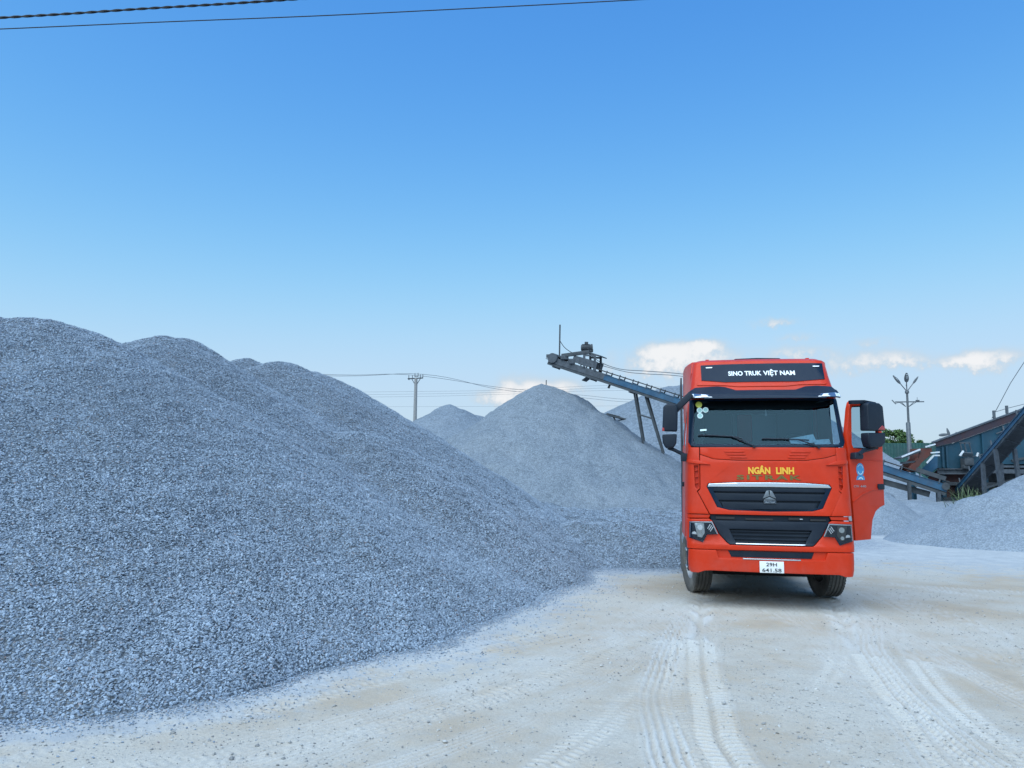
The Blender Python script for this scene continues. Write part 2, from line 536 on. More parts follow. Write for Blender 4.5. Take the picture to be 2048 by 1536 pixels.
def make_pile(name, label, cones, m, res, ext, rough=0.03, sink=0.0, k=0.12, seed=1, cat='gravel pile', group='gravel piles in the yard', rill=0.05):
    x0, x1, y0, y1 = ext
    nx, ny = int((x1 - x0) / res) + 1, int((y1 - y0) / res) + 1
    X, Y = np.meshgrid(np.linspace(x0, x1, nx), np.linspace(y0, y1, ny))
    Z = pile_h(X, Y, cones, k) - sink
    amp = np.clip((Z + 0.3) / 1.2, 0, 1)
    Z = Z + amp * (rill * fbm(X * 0.9, Y * 0.9, 4, seed) * 2 + rough * fbm(X * 4.5, Y * 4.5, 3, seed + 9) * 2)
    keep = Z > -0.22
    idx = -np.ones(Z.shape, int)
    fk = keep[:-1, :-1] | keep[1:, :-1] | keep[:-1, 1:] | keep[1:, 1:]
    used = np.zeros(Z.shape, bool)
    used[:-1, :-1] |= fk
    used[1:, :-1] |= fk
    used[:-1, 1:] |= fk
    used[1:, 1:] |= fk
    idx[used] = np.arange(used.sum())
    V = np.stack([X[used], Y[used], np.maximum(Z[used], -0.4)], -1)
    a, b, c, d = idx[:-1, :-1][fk], idx[:-1, 1:][fk], idx[1:, 1:][fk], idx[1:, :-1][fk]
    F = np.stack([a, b, c, d], -1)
    me = bpy.data.meshes.new(name)
    ctr = np.array([cones[0][0], cones[0][1], 0.0])
    me.from_pydata((V - ctr).tolist(), [], F.tolist())
    me.polygons.foreach_set('use_smooth', [True] * len(me.polygons))
    me.materials.append(MATS[m])
    o = bpy.data.objects.new(name, me)
    o.location = ctr
    link(o)
    return tag(o, label, cat, group)


PILE_A = [(-10.6, 13.11, 5.0, 0.6, 1.31), (-8.57, 13.9, 4.62, 0.58, 1.14), (-7.93, 18.14, 5.12, 0.68, 0.38), (-7.8, 16.98, 4.9, 0.6, 0.61),
          (-6.17, 20.13, 4.84, 0.64, 0.58), (-5.94, 21.84, 4.83, 0.62, 0.96), (-3.4, 16.5, 2.81, 0.66, 1.01), (-7.52, 13.89, 4.28, 0.72, 0.52),
          (-1.35, 18.5, 1.95, 0.60, 0.6), (-7.25, 20.81, 4.99, 0.64, 0.4), (-15.0, 12.5, 5.6, 0.6, 1.5)]
PILE_B = [(2.99, 19.17, 0.89, 0.5, 0.3), (1.83, 19.18, 0.87, 0.51, 0.44), (3.9, 25.0, 0.98, 0.28, 0.6), (6.6, 26.0, 0.95, 0.28, 0.6), (0.8, 24.6, 1.15, 0.30, 0.6)]
PILE_M = [(2.14, 46.17, 7.31, 0.68, 1.09), (1.73, 44.95, 7.27, 0.72, 0.41)]
PILE_O = [(-6.58, 81.06, 9.17, 0.57, 0.87)]
PILE_O2 = [(-13.36, 96.98, 8.61, 0.5, 1.57), (-4.49, 92.9, 9.04, 0.51, 1.76), (-3.06, 95.08, 8.11, 0.5, 1.4)]
PILE_N = [(14.18, 62.67, 9.46, 0.5, 2.0), (18.71, 63.66, 9.27, 0.69, 0.97)]
PILE_N2 = [(20.49, 54.33, 7.21, 0.72, 0.3)]
PILE_R1 = [(18.65, 25.84, 2.41, 0.67, 1.26), (15.73, 24.65, 1.64, 0.57, 0.82), (21.5, 25.5, 3.0, 0.62, 1.0)]
PILE_R2 = [(12.66, 32.06, 2.78, 0.72, 0.69), (11.86, 30.43, 1.59, 0.64, 0.65)]
PILE_R4 = [(17.9, 31.2, 0.8, 0.33, 0.8), (18.5, 36.0, 0.95, 0.22, 2.0), (22.5, 35.5, 1.1, 0.25, 2.0), (26.5, 35.5, 1.1, 0.25, 2.0), (15.5, 38.5, 0.9, 0.2, 2.0)]

# ------------------------------------------------------------------ ground: one sheet to the horizon, finely modelled where the tyre tracks are
TRACKS = [  # centre line, width, kind, depth, seed
    ([(3.45, 14.6), (3.11, 13.08), (2.49, 11.25), (1.91, 9.45), (1.52, 8.06), (1.31, 7.19), (1.21, 6.25), (1.15, 5.57), (1.1, 4.4)], 0.34, 'rib', 0.022),
    ([(3.2, 13.2), (2.76, 11.46), (2.06, 8.49), (1.72, 6.77), (1.59, 5.93), (1.55, 4.4)], 0.36, 'lug', 0.024),
    ([(2.45, 11.4), (1.80, 8.6), (1.46, 7.2), (1.38, 6.2), (1.36, 4.4)], 0.22, 'lug', 0.016),
    ([(5.55, 14.3), (5.21, 12.95), (4.58, 10.81), (3.93, 8.57), (3.45, 6.82), (3.14, 5.62), (2.9, 4.4)], 0.36, 'lug', 0.024),
    ([(5.5, 12.8), (5.0, 11.0), (4.34, 9.56), (3.8, 7.77), (3.52, 6.56), (3.39, 5.63), (3.3, 4.4)], 0.34, 'rib', 0.022),
    ([(5.3, 11.0), (4.66, 9.2), (4.15, 7.7), (3.86, 6.5), (3.72, 5.6), (3.66, 4.4)], 0.26, 'lug', 0.018),
    ([(-0.3, 4.5), (0.22, 5.55), (0.74, 6.48), (1.23, 7.51), (1.9, 9.2)], 0.28, 'lug', 0.014),
    ([(-3.6, 4.9), (-1.94, 6.05), (-0.55, 7.45), (1.14, 9.99), (3.05, 13.34)], 0.30, 'rib', 0.009),
    ([(-4.2, 4.7), (-2.43, 5.48), (-0.89, 6.55), (0.7, 8.44), (2.48, 11.86)], 0.30, 'lug', 0.006),
    ([(-2.2, 4.4), (-0.9, 5.5), (0.4, 7.1), (2.0, 9.9)], 0.28, 'rib', 0.012),
    ([(5.95, 14.5), (5.59, 12.97), (5.02, 9.59), (4.70, 7.3), (4.6, 5.0)], 0.30, 'rib', 0.014),
    ([(6.6, 13.8), (5.9, 10.6), (5.5, 8.0), (5.3, 6.0)], 0.26, 'lug', 0.012),
    ([(7.4, 15.0), (8.6, 12.6), (9.4, 10.5), (9.9, 9.0)], 0.30, 'rib', 0.014),
    ([(6.3, 15.5), (8.6, 14.2), (11.5, 13.2), (15, 12.6)], 0.30, 'lug', 0.014),
    ([(3.7, 12.2), (4.0, 9.8), (3.0, 7.6), (2.5, 6.2)], 0.26, 'lug', 0.008),
]


_tr = random.Random(44)
for _k in range(13):                     # older, fainter passes crossing the yard
    _a = _tr.uniform(-1.6, 2.2) + 2.2
    _x1 = _tr.choice((_tr.uniform(-4.5, 0.5), _tr.uniform(2.0, 7.5), _tr.uniform(3.0, 6.0)))
    _y1 = _tr.uniform(4.6, 6.0) if abs(_x1) < 4.5 else _tr.uniform(6.0, 8.5)
    _x0, _y0 = 3.9 + _a * 0.55 + _tr.uniform(-1.0, 1.2), _tr.uniform(12.5, 16.5)
    _mx = (_x0 + _x1) / 2 + _tr.uniform(-0.7, 0.7)
    TRACKS.append(([(_x0, _y0), (_mx * 0.5 + _x0 * 0.5, _y0 * 0.72 + _y1 * 0.28), (_mx, (_y0 + _y1) / 2 - 0.5), (_mx * 0.5 + _x1 * 0.5, _y0 * 0.2 + _y1 * 0.8), (_x1, _y1)],
                   _tr.uniform(0.24, 0.34), _tr.choice(('lug', 'rib')), _tr.uniform(0.005, 0.010)))


def spline(pts, n=10):
    P = np.array([pts[0]] + list(pts) + [pts[-1]], float)
    out = []
    for i in range(1, len(P) - 2):
        for t in np.linspace(0, 1, n, endpoint=False):
            out.append(0.5 * ((2 * P[i]) + (-P[i - 1] + P[i + 1]) * t + (2 * P[i - 1] - 5 * P[i] + 4 * P[i + 1] - P[i + 2]) * t * t + (-P[i - 1] + 3 * P[i] - 3 * P[i + 1] + P[i + 2]) * t ** 3))
    out.append(P[-2])
    return np.array(out)


def ground_height(X, Y):
    r = np.hypot(X, Y)
    near = np.clip((60 - r) / 40, 0, 1)
    Z = near * (0.05 * fbm(X * 0.16, Y * 0.16, 3, 3) + 0.018 * fbm(X * 0.8, Y * 0.8, 4, 5)) + np.clip((20 - r) / 10, 0, 1) * 0.010 * fbm(X * 5, Y * 5, 4, 8)
    press = np.zeros_like(X)
    for ti, (pts, w, kind, dep) in enumerate(TRACKS):
        L = spline(pts, 8)
        lo, hi = L.min(0) - 0.5, L.max(0) + 0.5
        sel = np.where((X > lo[0]) & (X < hi[0]) & (Y > lo[1]) & (Y < hi[1]))[0]
        if not len(sel):
            continue
        x, y = X[sel], Y[sel]
        bd = np.full(len(sel), 9.0)
        bs = np.zeros(len(sel))
        acc = 0.0
        for i in range(len(L) - 1):
            a, b = L[i], L[i + 1]
            d = b - a
            ln = np.hypot(*d)
            d = d / ln
            t = np.clip((x - a[0]) * d[0] + (y - a[1]) * d[1], 0, ln)
            lx, ly = x - a[0] - t * d[0], y - a[1] - t * d[1]
            dist = np.hypot(lx, ly)
            sg = np.sign(lx * d[1] - ly * d[0]) * dist
            m = dist < np.abs(bd)
            bd[m] = sg[m]
            bs[m] = acc + t[m]
            acc += ln
        u = bd / (w / 2) + 0.07 * fbm(x * 2.0, y * 2.0, 3, 60 + ti)
        inside = np.clip((1.0 - np.abs(u)) * 6, 0, 1)
        fade = np.clip(0.68 + 1.0 * vnoise(x * 0.7 + ti * 5, y * 0.7, 20 + ti), 0.25, 1)
        if kind == 'lug':
            ph = bs / 0.085 + np.abs(u) * 0.55 + (u > 0) * 0.5
            pat = np.clip(0.5 + 1.1 * np.sin(2 * math.pi * ph), 0, 1) * np.clip((np.abs(u) - 0.08) * 8, 0, 1)
        else:
            pat = np.clip(0.5 + 1.2 * np.cos(2 * math.pi * u * 2.5 + 0.25 * np.sin(2 * math.pi * bs / 0.06)), 0, 1)
        rim = np.exp(-((np.abs(u) - 1.10) / 0.11) ** 2)
        fade = fade * min(1.0, (dep / 0.02) ** 0.6)
        Z[sel] += 1.4 * fade * max(dep, 0.015) * (-0.55 * inside + 0.85 * inside * pat + 0.22 * rim)
        press[sel] = np.maximum(press[sel], fade * np.clip(inside * (0.12 + 0.88 * pat) + 0.35 * rim, 0, 1))
    return Z, press


def make_ground():
    rr = [0.0]
    r = 5.1
    radii = [0.6, 1.6, 2.6, 3.4, 4.0, 4.5, 4.8]
    while r < 10.0:
        radii.append(r)
        r += 0.0115 + 0.0022 * (r - 5.1)
    while r < 40:
        radii.append(r)
        r *= 1.008
    while r < 4000:
        radii.append(r)
        r *= 1.12
    radii = np.array(radii)
    ang = np.concatenate([np.linspace(-180, -44, 40, endpoint=False), np.linspace(-44, 44, 560, endpoint=False), np.linspace(44, 180, 40, endpoint=False)])
    ang = np.radians(ang)
    R, A = np.meshgrid(radii, ang, indexing='ij')
    X, Y = (R * np.sin(A)).ravel(), (R * np.cos(A)).ravel()
    Z, press = ground_height(X, Y)
    na, nr = len(ang), len(radii)
    i = np.arange(nr - 1)[:, None] * na
    j = np.arange(na)[None, :]
    j2 = (j + 1) % na
    F = np.stack([(i + j), (i + j2), (i + na + j2), (i + na + j)], -1).reshape(-1, 4)
    F = F[:, ::-1]
    me = bpy.data.meshes.new('ground')
    n = len(X)
    me.vertices.add(n + 1)
    co = np.zeros((n + 1, 3))
    co[:n] = np.stack([X, Y, Z], -1)
    me.vertices.foreach_set('co', co.ravel())
    tri = np.stack([np.full(na, n), (np.arange(na) + 1) % na, np.arange(na)], -1)
    nl = F.size + tri.size
    me.loops.add(nl)
    me.loops.foreach_set('vertex_index', np.concatenate([F.ravel(), tri.ravel()]).astype(np.int32))
    me.polygons.add(len(F) + len(tri))
    st = np.concatenate([np.arange(len(F)) * 4, len(F) * 4 + np.arange(len(tri)) * 3])
    me.polygons.foreach_set('loop_start', st.astype(np.int32))
    me.update(calc_edges=True)
    me.polygons.foreach_set('use_smooth', [True] * len(me.polygons))
    # stone dust lying on the sandy ground: thick near the heaps
    gd = np.maximum.reduce([pile_h(X, Y, c) for c in (PILE_A, PILE_B, PILE_R1, PILE_R2, PILE_M)])
    gravel = np.clip(1.0 + gd / 1.1, 0, 1) ** 1.5
    gravel = np.clip(gravel + np.clip((np.hypot(X, Y) - 15) / 8, 0, 1) * 0.85, 0, 1)
    strewn = np.clip(1.0 + np.maximum.reduce([pile_h(X, Y, PILE_B) / 0.9, pile_h(X, Y, PILE_M) / 7.0, pile_h(X, Y, PILE_A) / 0.30, pile_h(X, Y, PILE_R2) / 0.5]), 0, 1)
    for nm, arr in (('press', press), ('dusty', gravel), ('strewn', strewn)):
        at = me.attributes.new(nm, 'FLOAT', 'POINT')
        at.data.foreach_set('value', np.concatenate([arr, [0.0]]).astype(np.float32))
    m = bpy.data.materials.new('yard_ground')
    m.use_nodes = True
    t = m.node_tree
    N = NT(t)
    b = t.nodes['Principled BSDF']
    b.inputs['Roughness'].default_value = 0.95
    b.inputs['Specular IOR Level'].default_value = 0.15
    pos = N.n('ShaderNodeTexCoord').outputs['Object']
    pr = N.n('ShaderNodeAttribute', attribute_name='press').outputs['Fac']
    du = N.n('ShaderNodeAttribute', attribute_name='dusty').outputs['Fac']
    n1 = N.n('ShaderNodeTexNoise', {'Vector': pos, 'Scale': 0.45, 'Detail': 7.0, 'Roughness': 0.6}).outputs[0]
    n2 = N.n('ShaderNodeTexNoise', {'Vector': pos, 'Scale': 2.6, 'Detail': 8.0, 'Roughness': 0.7}).outputs[0]
    n3 = N.n('ShaderNodeTexNoise', {'Vector': pos, 'Scale': 38.0, 'Detail': 4.0, 'Roughness': 0.7}).outputs[0]
    n4 = N.n('ShaderNodeTexNoise', {'Vector': pos, 'Scale': 160.0, 'Detail': 2.0}).outputs[0]
    sand = N.mix(N.sstep(n2, 0.3, 0.7), (0.45, 0.365, 0.275, 1), (0.385, 0.315, 0.24, 1))
    pale = N.mix(N.sstep(n3, 0.35, 0.65), (0.515, 0.472, 0.41, 1), (0.435, 0.398, 0.345, 1))
    c = N.mix(N.sstep(N.m('ADD', n1, N.m('MULTIPLY', n2, 0.35)), 0.50, 0.80), sand, pale)
    grey = N.mix(N.sstep(n2, 0.35, 0.68), (0.445, 0.455, 0.46, 1), (0.35, 0.365, 0.38, 1))
    dn = N.sstep(N.m('ADD', du, N.m('MULTIPLY', N.m('SUBTRACT', n2, 0.5), 1.3)), 0.30, 0.72)
    c = N.mix(N.m('MULTIPLY', dn, 0.9), c, grey)
    sw = N.n('ShaderNodeAttribute', attribute_name='strewn').outputs['Fac']
    vs_ = N.n('ShaderNodeTexVoronoi', {'Vector': pos, 'Scale': 24.0})
    vr = N.n('ShaderNodeSeparateColor', {0: vs_.outputs['Color']}).outputs[0]
    chips = N.mix(vr, (0.17, 0.19, 0.215, 1), (0.38, 0.405, 0.44, 1))
    c = N.mix(N.m('MULTIPLY', N.sstep(N.m('ADD', sw, N.m('MULTIPLY', N.m('SUBTRACT', n2, 0.5), 0.9)), 0.25, 0.85), 0.9), c, chips)
    c = N.mix(N.m('MULTIPLY', pr, 0.56), c, (0.61, 0.605, 0.59, 1))
    sp = N.sstep(n4, 0.56, 0.72)
    c = N.mix(N.m('MULTIPLY', sp, 0.42), c, (0.24, 0.22, 0.20, 1))
    n5 = N.n('ShaderNodeTexNoise', {'Vector': pos, 'Scale': 75.0, 'Detail': 3.0, 'Roughness': 0.7}).outputs[0]
    c = N.mix(N.m('MULTIPLY', N.sstep(n5, 0.56, 0.72), 0.28), c, (0.66, 0.655, 0.64, 1))
    t.links.new(c, b.inputs['Base Color'])
    hb = N.m('ADD', N.m('MULTIPLY', n3, 0.7), N.m('MULTIPLY', n4, 0.5))
    bp = N.n('ShaderNodeBump', {'Height': hb, 'Strength': 0.8, 'Distance': 0.016})
    t.links.new(bp.outputs[0], b.inputs['Normal'])
    me.materials.append(m)
    o = bpy.data.objects.new('ground', me)
    link(o)
    return tag(o, 'dusty sand and stone-dust yard with tyre tracks', None, None, 'structure')


make_ground()

# the piles
pA = make_pile('gravel_pile', 'big coarse grey gravel ridge filling the left of the yard', PILE_A, 'gravel_bed', 0.11, (-19, 6, 3.5, 30), rough=0.02, seed=31, rill=0.035)
pB = make_pile('gravel_pile', 'low small gravel heap beside the left side of the red truck', PILE_B, 'gravel_coarse', 0.09, (-4, 11, 16, 31), rough=0.035, seed=41, rill=0.10)
make_pile('gravel_pile', 'tall grey gravel cone under the head of the blue conveyor', PILE_M, 'gravel_mid', 0.25, (-11, 15, 33, 60), rough=0.06, seed=51, rill=0.14)
make_pile('gravel_pile', 'small distant gravel cone right of the utility pole', PILE_O, 'gravel_far', 0.5, (-25, 12, 63, 99), rough=0.06, seed=61, rill=0.12)
make_pile('gravel_pile', 'far dark gravel ridge showing low behind the distant cone', PILE_O2, 'gravel_far', 0.7, (-34, 16, 74, 116), rough=0.06, seed=71, rill=0.15)
make_pile('gravel_pile', 'broad far gravel pile behind the conveyor legs', PILE_N, 'gravel_far', 0.4, (-8, 34, 42, 84), rough=0.06, seed=81, rill=0.12)
make_pile('gravel_pile', 'pale fine gravel slope between the open door and rusty chute', PILE_N2, 'gravel_fine', 0.3, (9, 32, 43, 66), rough=0.04, seed=91, rill=0.06)
make_pile('gravel_pile', 'pale fine gravel heap at the right edge of the yard', PILE_R1, 'gravel_fine', 0.12, (11, 29, 19, 32), rough=0.03, seed=101, rill=0.14)
make_pile('gravel_pile', 'pale gravel heap just behind the open truck door', PILE_R2, 'gravel_fine', 0.14, (7, 18, 26, 38), rough=0.03, seed=111, rill=0.09)
make_pile('gravel_pile', 'low gravel bank under the blue crushing plant', PILE_R4, 'gravel_fine', 0.25, (10, 34, 28, 46), rough=0.04, seed=121, rill=0.10)


# loose stones: a mesh of points, each carrying a stone
def scatter(name, P, rot, scl, material, parent, label=None, cat=None, variants=5, seed=0, flat=0.62):
    me = bpy.data.meshes.new(name)
    n = len(P)
    me.vertices.add(n)
    me.vertices.foreach_set('co', P.astype(np.float32).ravel())
    a = me.attributes.new('rot', 'FLOAT_VECTOR', 'POINT')
    a.data.foreach_set('vector', rot.astype(np.float32).ravel())
    a = me.attributes.new('scl', 'FLOAT', 'POINT')
    a.data.foreach_set('value', scl.astype(np.float32))
    a = me.attributes.new('pick', 'INT', 'POINT')
    a.data.foreach_set('value', np.random.default_rng(seed).integers(0, variants, n).astype(np.int32))
    me.update()
    me.materials.append(MATS[material])
    o = bpy.data.objects.new(name, me)
    link(o, parent)
    ng = bpy.data.node_groups.new(name, 'GeometryNodeTree')
    ng.interface.new_socket('Geometry', in_out='INPUT', socket_type='NodeSocketGeometry')
    ng.interface.new_socket('Geometry', in_out='OUTPUT', socket_type='NodeSocketGeometry')
    G = NT(ng)
    gi = G.n('NodeGroupInput')
    go = G.n('NodeGroupOutput')
    gti = G.n('GeometryNodeGeometryToInstance')
    for k in range(variants):
        ico = G.n('GeometryNodeMeshIcoSphere', {'Radius': 0.5, 'Subdivisions': 1})
        rv = G.n('FunctionNodeRandomValue', data_type='FLOAT_VECTOR')
        rv.inputs[0].default_value = (-0.17, -0.17, -0.17)
        rv.inputs[1].default_value = (0.17, 0.17, 0.17)
        rv.inputs['Seed'].default_value = 11 + k * 7 + seed
        sp = G.n('GeometryNodeSetPosition', {'Geometry': ico.outputs[0], 'Offset': rv.outputs[0]})
        tr = G.n('GeometryNodeTransform', {'Geometry': sp.outputs[0], 'Scale': (1.25 - 0.08 * k, 0.85 + 0.07 * (k % 3), flat - 0.05 * (k % 2))})
        sm = G.n('GeometryNodeSetMaterial', {'Geometry': tr.outputs[0], 'Material': MATS[material]})
        ng.links.new(sm.outputs[0], gti.inputs[0])
    ar = G.n('GeometryNodeInputNamedAttribute', {'Name': 'rot'}, data_type='FLOAT_VECTOR')
    asc = G.n('GeometryNodeInputNamedAttribute', {'Name': 'scl'}, data_type='FLOAT')
    api = G.n('GeometryNodeInputNamedAttribute', {'Name': 'pick'}, data_type='INT')
    iop = G.n('GeometryNodeInstanceOnPoints', {'Points': gi.outputs[0], 'Instance': gti.outputs[0], 'Pick Instance': True, 'Instance Index': api.outputs[0],
                                               'Rotation': ar.outputs[0], 'Scale': asc.outputs[0]})
    ng.links.new(iop.outputs[0], go.inputs[0])
    md = o.modifiers.new('stones', 'NODES')
    md.node_group = ng
    o['kind'] = 'stuff'
    if label:
        tag(o, label, cat)
    return o


def euler_on(nx, ny, tilt, rng):
    """rotations that lay a flat stone on a slope with gradient (nx, ny), with random tilt and spin"""
    n = len(nx)
    rx = np.arctan(ny) + rng.normal(0, tilt, n)
    ry = -np.arctan(nx) + rng.normal(0, tilt, n)
    return np.stack([rx, ry, rng.uniform(0, 2 * math.pi, n)], -1)


def pile_stones(parent, cones, ext, n, near, mid, far, size, fb, rl, rg, seed):
    """cover the side of a heap that faces the yard with loose stones, thinning out past its foot"""
    rng = np.random.default_rng(seed)
    x0, x1, y0, y1 = ext
    X = rng.uniform(x0, x1, n)
    Y = rng.uniform(y0, y1, n)
    Z = pile_h(X, Y, cones)
    r = np.hypot(X, Y)
    e = 0.05
    gx = (pile_h(X + e, Y, cones) - Z) / e
    gy = (pile_h(X, Y + e, cones) - Z) / e
    amp = np.clip((Z + 0.3) / 1.2, 0, 1)
    Zs = Z + amp * (rl * fbm(X * 0.9, Y * 0.9, 4, fb) * 2 + rg * fbm(X * 4.5, Y * 4.5, 3, fb + 9) * 2)
    az = np.degrees(np.arctan2(X, Y))
    face = (-gx * (0 - X) - gy * (0 - Y) + (2.0 - Zs))      # the near side of the ridge, with a margin past the crest
    dens = n / ((x1 - x0) * (y1 - y0))
    p = np.where(r < 10, near, np.where(r < 14, mid, far)) / dens
    spill = np.where(Zs > -0.02, 1.0, np.clip(1 + Zs / 0.34, 0, 1) ** 2.4 * 0.8 + 0.06 * np.clip(1 + Zs / 1.1, 0, 1) ** 2)
    ok = (rng.random(n) < p * spill) & (az > -37) & (face > -2.0) & (Zs > -1.1)
    X, Y, Zs, gx, gy, r = X[ok], Y[ok], Zs[ok], gx[ok], gy[ok], r[ok]
    out = Zs < 0.0
    gx[out] = 0
    gy[out] = 0
    g, _ = ground_height(X[out], Y[out])
    Zs[out] = g + 0.004
    s = rng.lognormal(math.log(size), 0.20, len(X)) * np.where(r < 10, 1.0, np.where(r < 14, 1.03, 1.08))
    s *= 1.0 + 0.22 * np.clip(1 - Zs / 2.2, 0, 1)                # coarser stones roll to the foot
    s[out] *= rng.uniform(0.28, 0.75, out.sum())
    P = np.stack([X, Y, Zs + s * 0.12], -1)
    off = np.array([cones[0][0], cones[0][1], 0.0])
    return scatter('gravel_stones', P - off, euler_on(gx, gy, 0.30, rng), s, 'stone', parent, variants=6, seed=3, flat=0.52)


pile_stones(pA, PILE_A, (-14.5, 4.5, 4.5, 24.5), 3300000, 4000, 3600, 2800.0, 0.0215, 31, 0.035, 0.02, 7)
pile_stones(pB, PILE_B, (-1.0, 5.5, 15.5, 27.0), 200000, 2000, 2000, 1800.0, 0.0225, 41, 0.10, 0.035, 8)


def ground_pebbles():
    rng = np.random.default_rng(17)
    n = 90000
    r = 4.2 + 17 * rng.random(n) ** 1.3
    a = np.radians(rng.uniform(-37, 37, n))
    X, Y = r * np.sin(a), r * np.cos(a)
    keep = (np.maximum(pile_h(X, Y, PILE_A), pile_h(X, Y, PILE_B)) < -0.05) & (vnoise(X * 0.8, Y * 0.8, 77) + 0.5 > rng.random(n) * 1.05)
    X, Y = X[keep], Y[keep]
    Z, pr = ground_height(X, Y)
    s = np.minimum(rng.lognormal(math.log(0.0085), 0.55, len(X)), 0.04)
    P = np.stack([X, Y, Z + s * 0.1], -1)
    return scatter('ground_pebbles', P, euler_on(np.zeros(len(X)), np.zeros(len(X)), 0.3, rng), s, 'pebble', None, 'loose pebbles strewn over the dusty yard', None, variants=4, seed=9, flat=0.65)


ground_pebbles()

# ------------------------------------------------------------------ the truck (local axes: x across, y back from the bumper, z up)
TX, TY, TYAW = 3.98, 11.95, 10.6
truck = thing('tractor_truck', 'orange-red tractor truck with black grille parked facing the camera, driver door open', 'truck', (TX, TY, 0.0), -rad(TYAW))
_WZ = ([0.45, 0.95, 1.0, 1.45, 2.45, 3.22, 3.95], [0.0, 0.0, 0.02, 0.04, 0.12, 0.40, 0.85])
_HZ = ([.45, .6, 1.0, 1.4, 2.45, 3.2, 3.95], [1.2, 1.23, 1.25, 1.24, 1.22, 1.17, 1.06])


def hw(z):
    return float(np.interp(z, *_HZ))


def wf(u, z, rc=0.13):
    """front surface of the cab: how far back it lies at (u, z)"""
    h = hw(z)
    a = min(max(0.0, abs(u) - (h - rc)), rc)
    return float(np.interp(z, *_WZ)) + 0.10 * (u / 1.2) ** 2 + (rc - math.sqrt(max(0.0, rc * rc - a * a)))


CUTX = sorted(set([round(-1.1 + 0.11 * i, 3) for i in range(21)] + [s * v for s in (-1, 1) for v in (1.15, 1.18, 1.2, 1.215, 1.228, 1.238)]))
CUTZ = [0.6, 0.8, 0.95, 1.0, 1.2, 1.45, 1.7, 1.95, 2.2, 2.45, 2.6, 2.75, 2.9, 3.05, 3.22, 3.4, 3.55, 3.7, 3.85]


def cut_grid(bm, cx=CUTX, cz=CUTZ):
    for x in cx:
        bmesh.ops.bisect_plane(bm, geom=bm.verts[:] + bm.edges[:] + bm.faces[:], plane_co=(x, 0, 0), plane_no=(1, 0, 0), dist=1e-5)
    for z in cz:
        bmesh.ops.bisect_plane(bm, geom=bm.verts[:] + bm.edges[:] + bm.faces[:], plane_co=(0, 0, z), plane_no=(0, 0, 1), dist=1e-5)


def panel(name, outer, m, off=0.0, thick=0.03, holes=(), parent=None, bev=0.006, warp=True, shift=None, mapper=None, cuts=True):
    """a plate with the outline `outer` in (x, z), bent onto the front of the cab; off > 0 stands proud"""
    polys = [[Vector((x, z, 0)) for x, z in p] for p in [outer] + list(holes)]
    flat = [v for p in polys for v in p]
    bm = bmesh.new()
    vs = [bm.verts.new((v.x, -off, v.y)) for v in flat]
    for tri in tessellate_polygon(polys):
        try:
            bm.faces.new([vs[i] for i in tri])
        except ValueError:
            pass
    for f in bm.faces:
        f.normal_update()
        if f.normal.y > 0:
            f.normal_flip()
    be = [e for e in bm.edges if len(e.link_faces) == 1]
    ret = bmesh.ops.extrude_edge_only(bm, edges=be)
    bmesh.ops.translate(bm, verts=[g for g in ret['geom'] if isinstance(g, bmesh.types.BMVert)], vec=(0, thick, 0))
    bmesh.ops.recalc_face_normals(bm, faces=bm.faces)
    if sum(f.normal.y for f in bm.faces) > 0:
        bmesh.ops.reverse_faces(bm, faces=bm.faces)
    if bev:
        es = [e for e in bm.edges if len(e.link_faces) == 2 and e.calc_face_angle(0) > rad(60)]
        bmesh.ops.bevel(bm, geom=es, offset=bev, segments=2, affect='EDGES', clamp_overlap=True, profile=0.6)
    if cuts:
        cut_grid(bm)
    for v in bm.verts:
        if warp:
            v.co.y += wf(v.co.x, v.co.z)
        if shift:
            v.co.y += shift(v.co.x, v.co.z)
        if mapper:
            v.co = Vector(mapper(*v.co))
    return from_bm(name, bm, m, parent or truck, angle=40)


def mirror_poly(p):
    return [(-x, z) for x, z in reversed(p)]


FONT_CACHE = {}


def text_mesh(body, bold=0.0, shear=0.0, spacing=1.0):
    c = bpy.data.curves.new('lettering', 'FONT')
    c.body = body
    c.size = 1.0
    c.offset = bold
    c.shear = shear
    c.space_character = spacing
    c.extrude = 0.02
    c.resolution_u = 3
    o = bpy.data.objects.new('lettering', c)
    COL.objects.link(o)
    dg = bpy.context.evaluated_depsgraph_get()
    me = bpy.data.meshes.new_from_object(o.evaluated_get(dg))
    bpy.data.objects.remove(o)
    return me


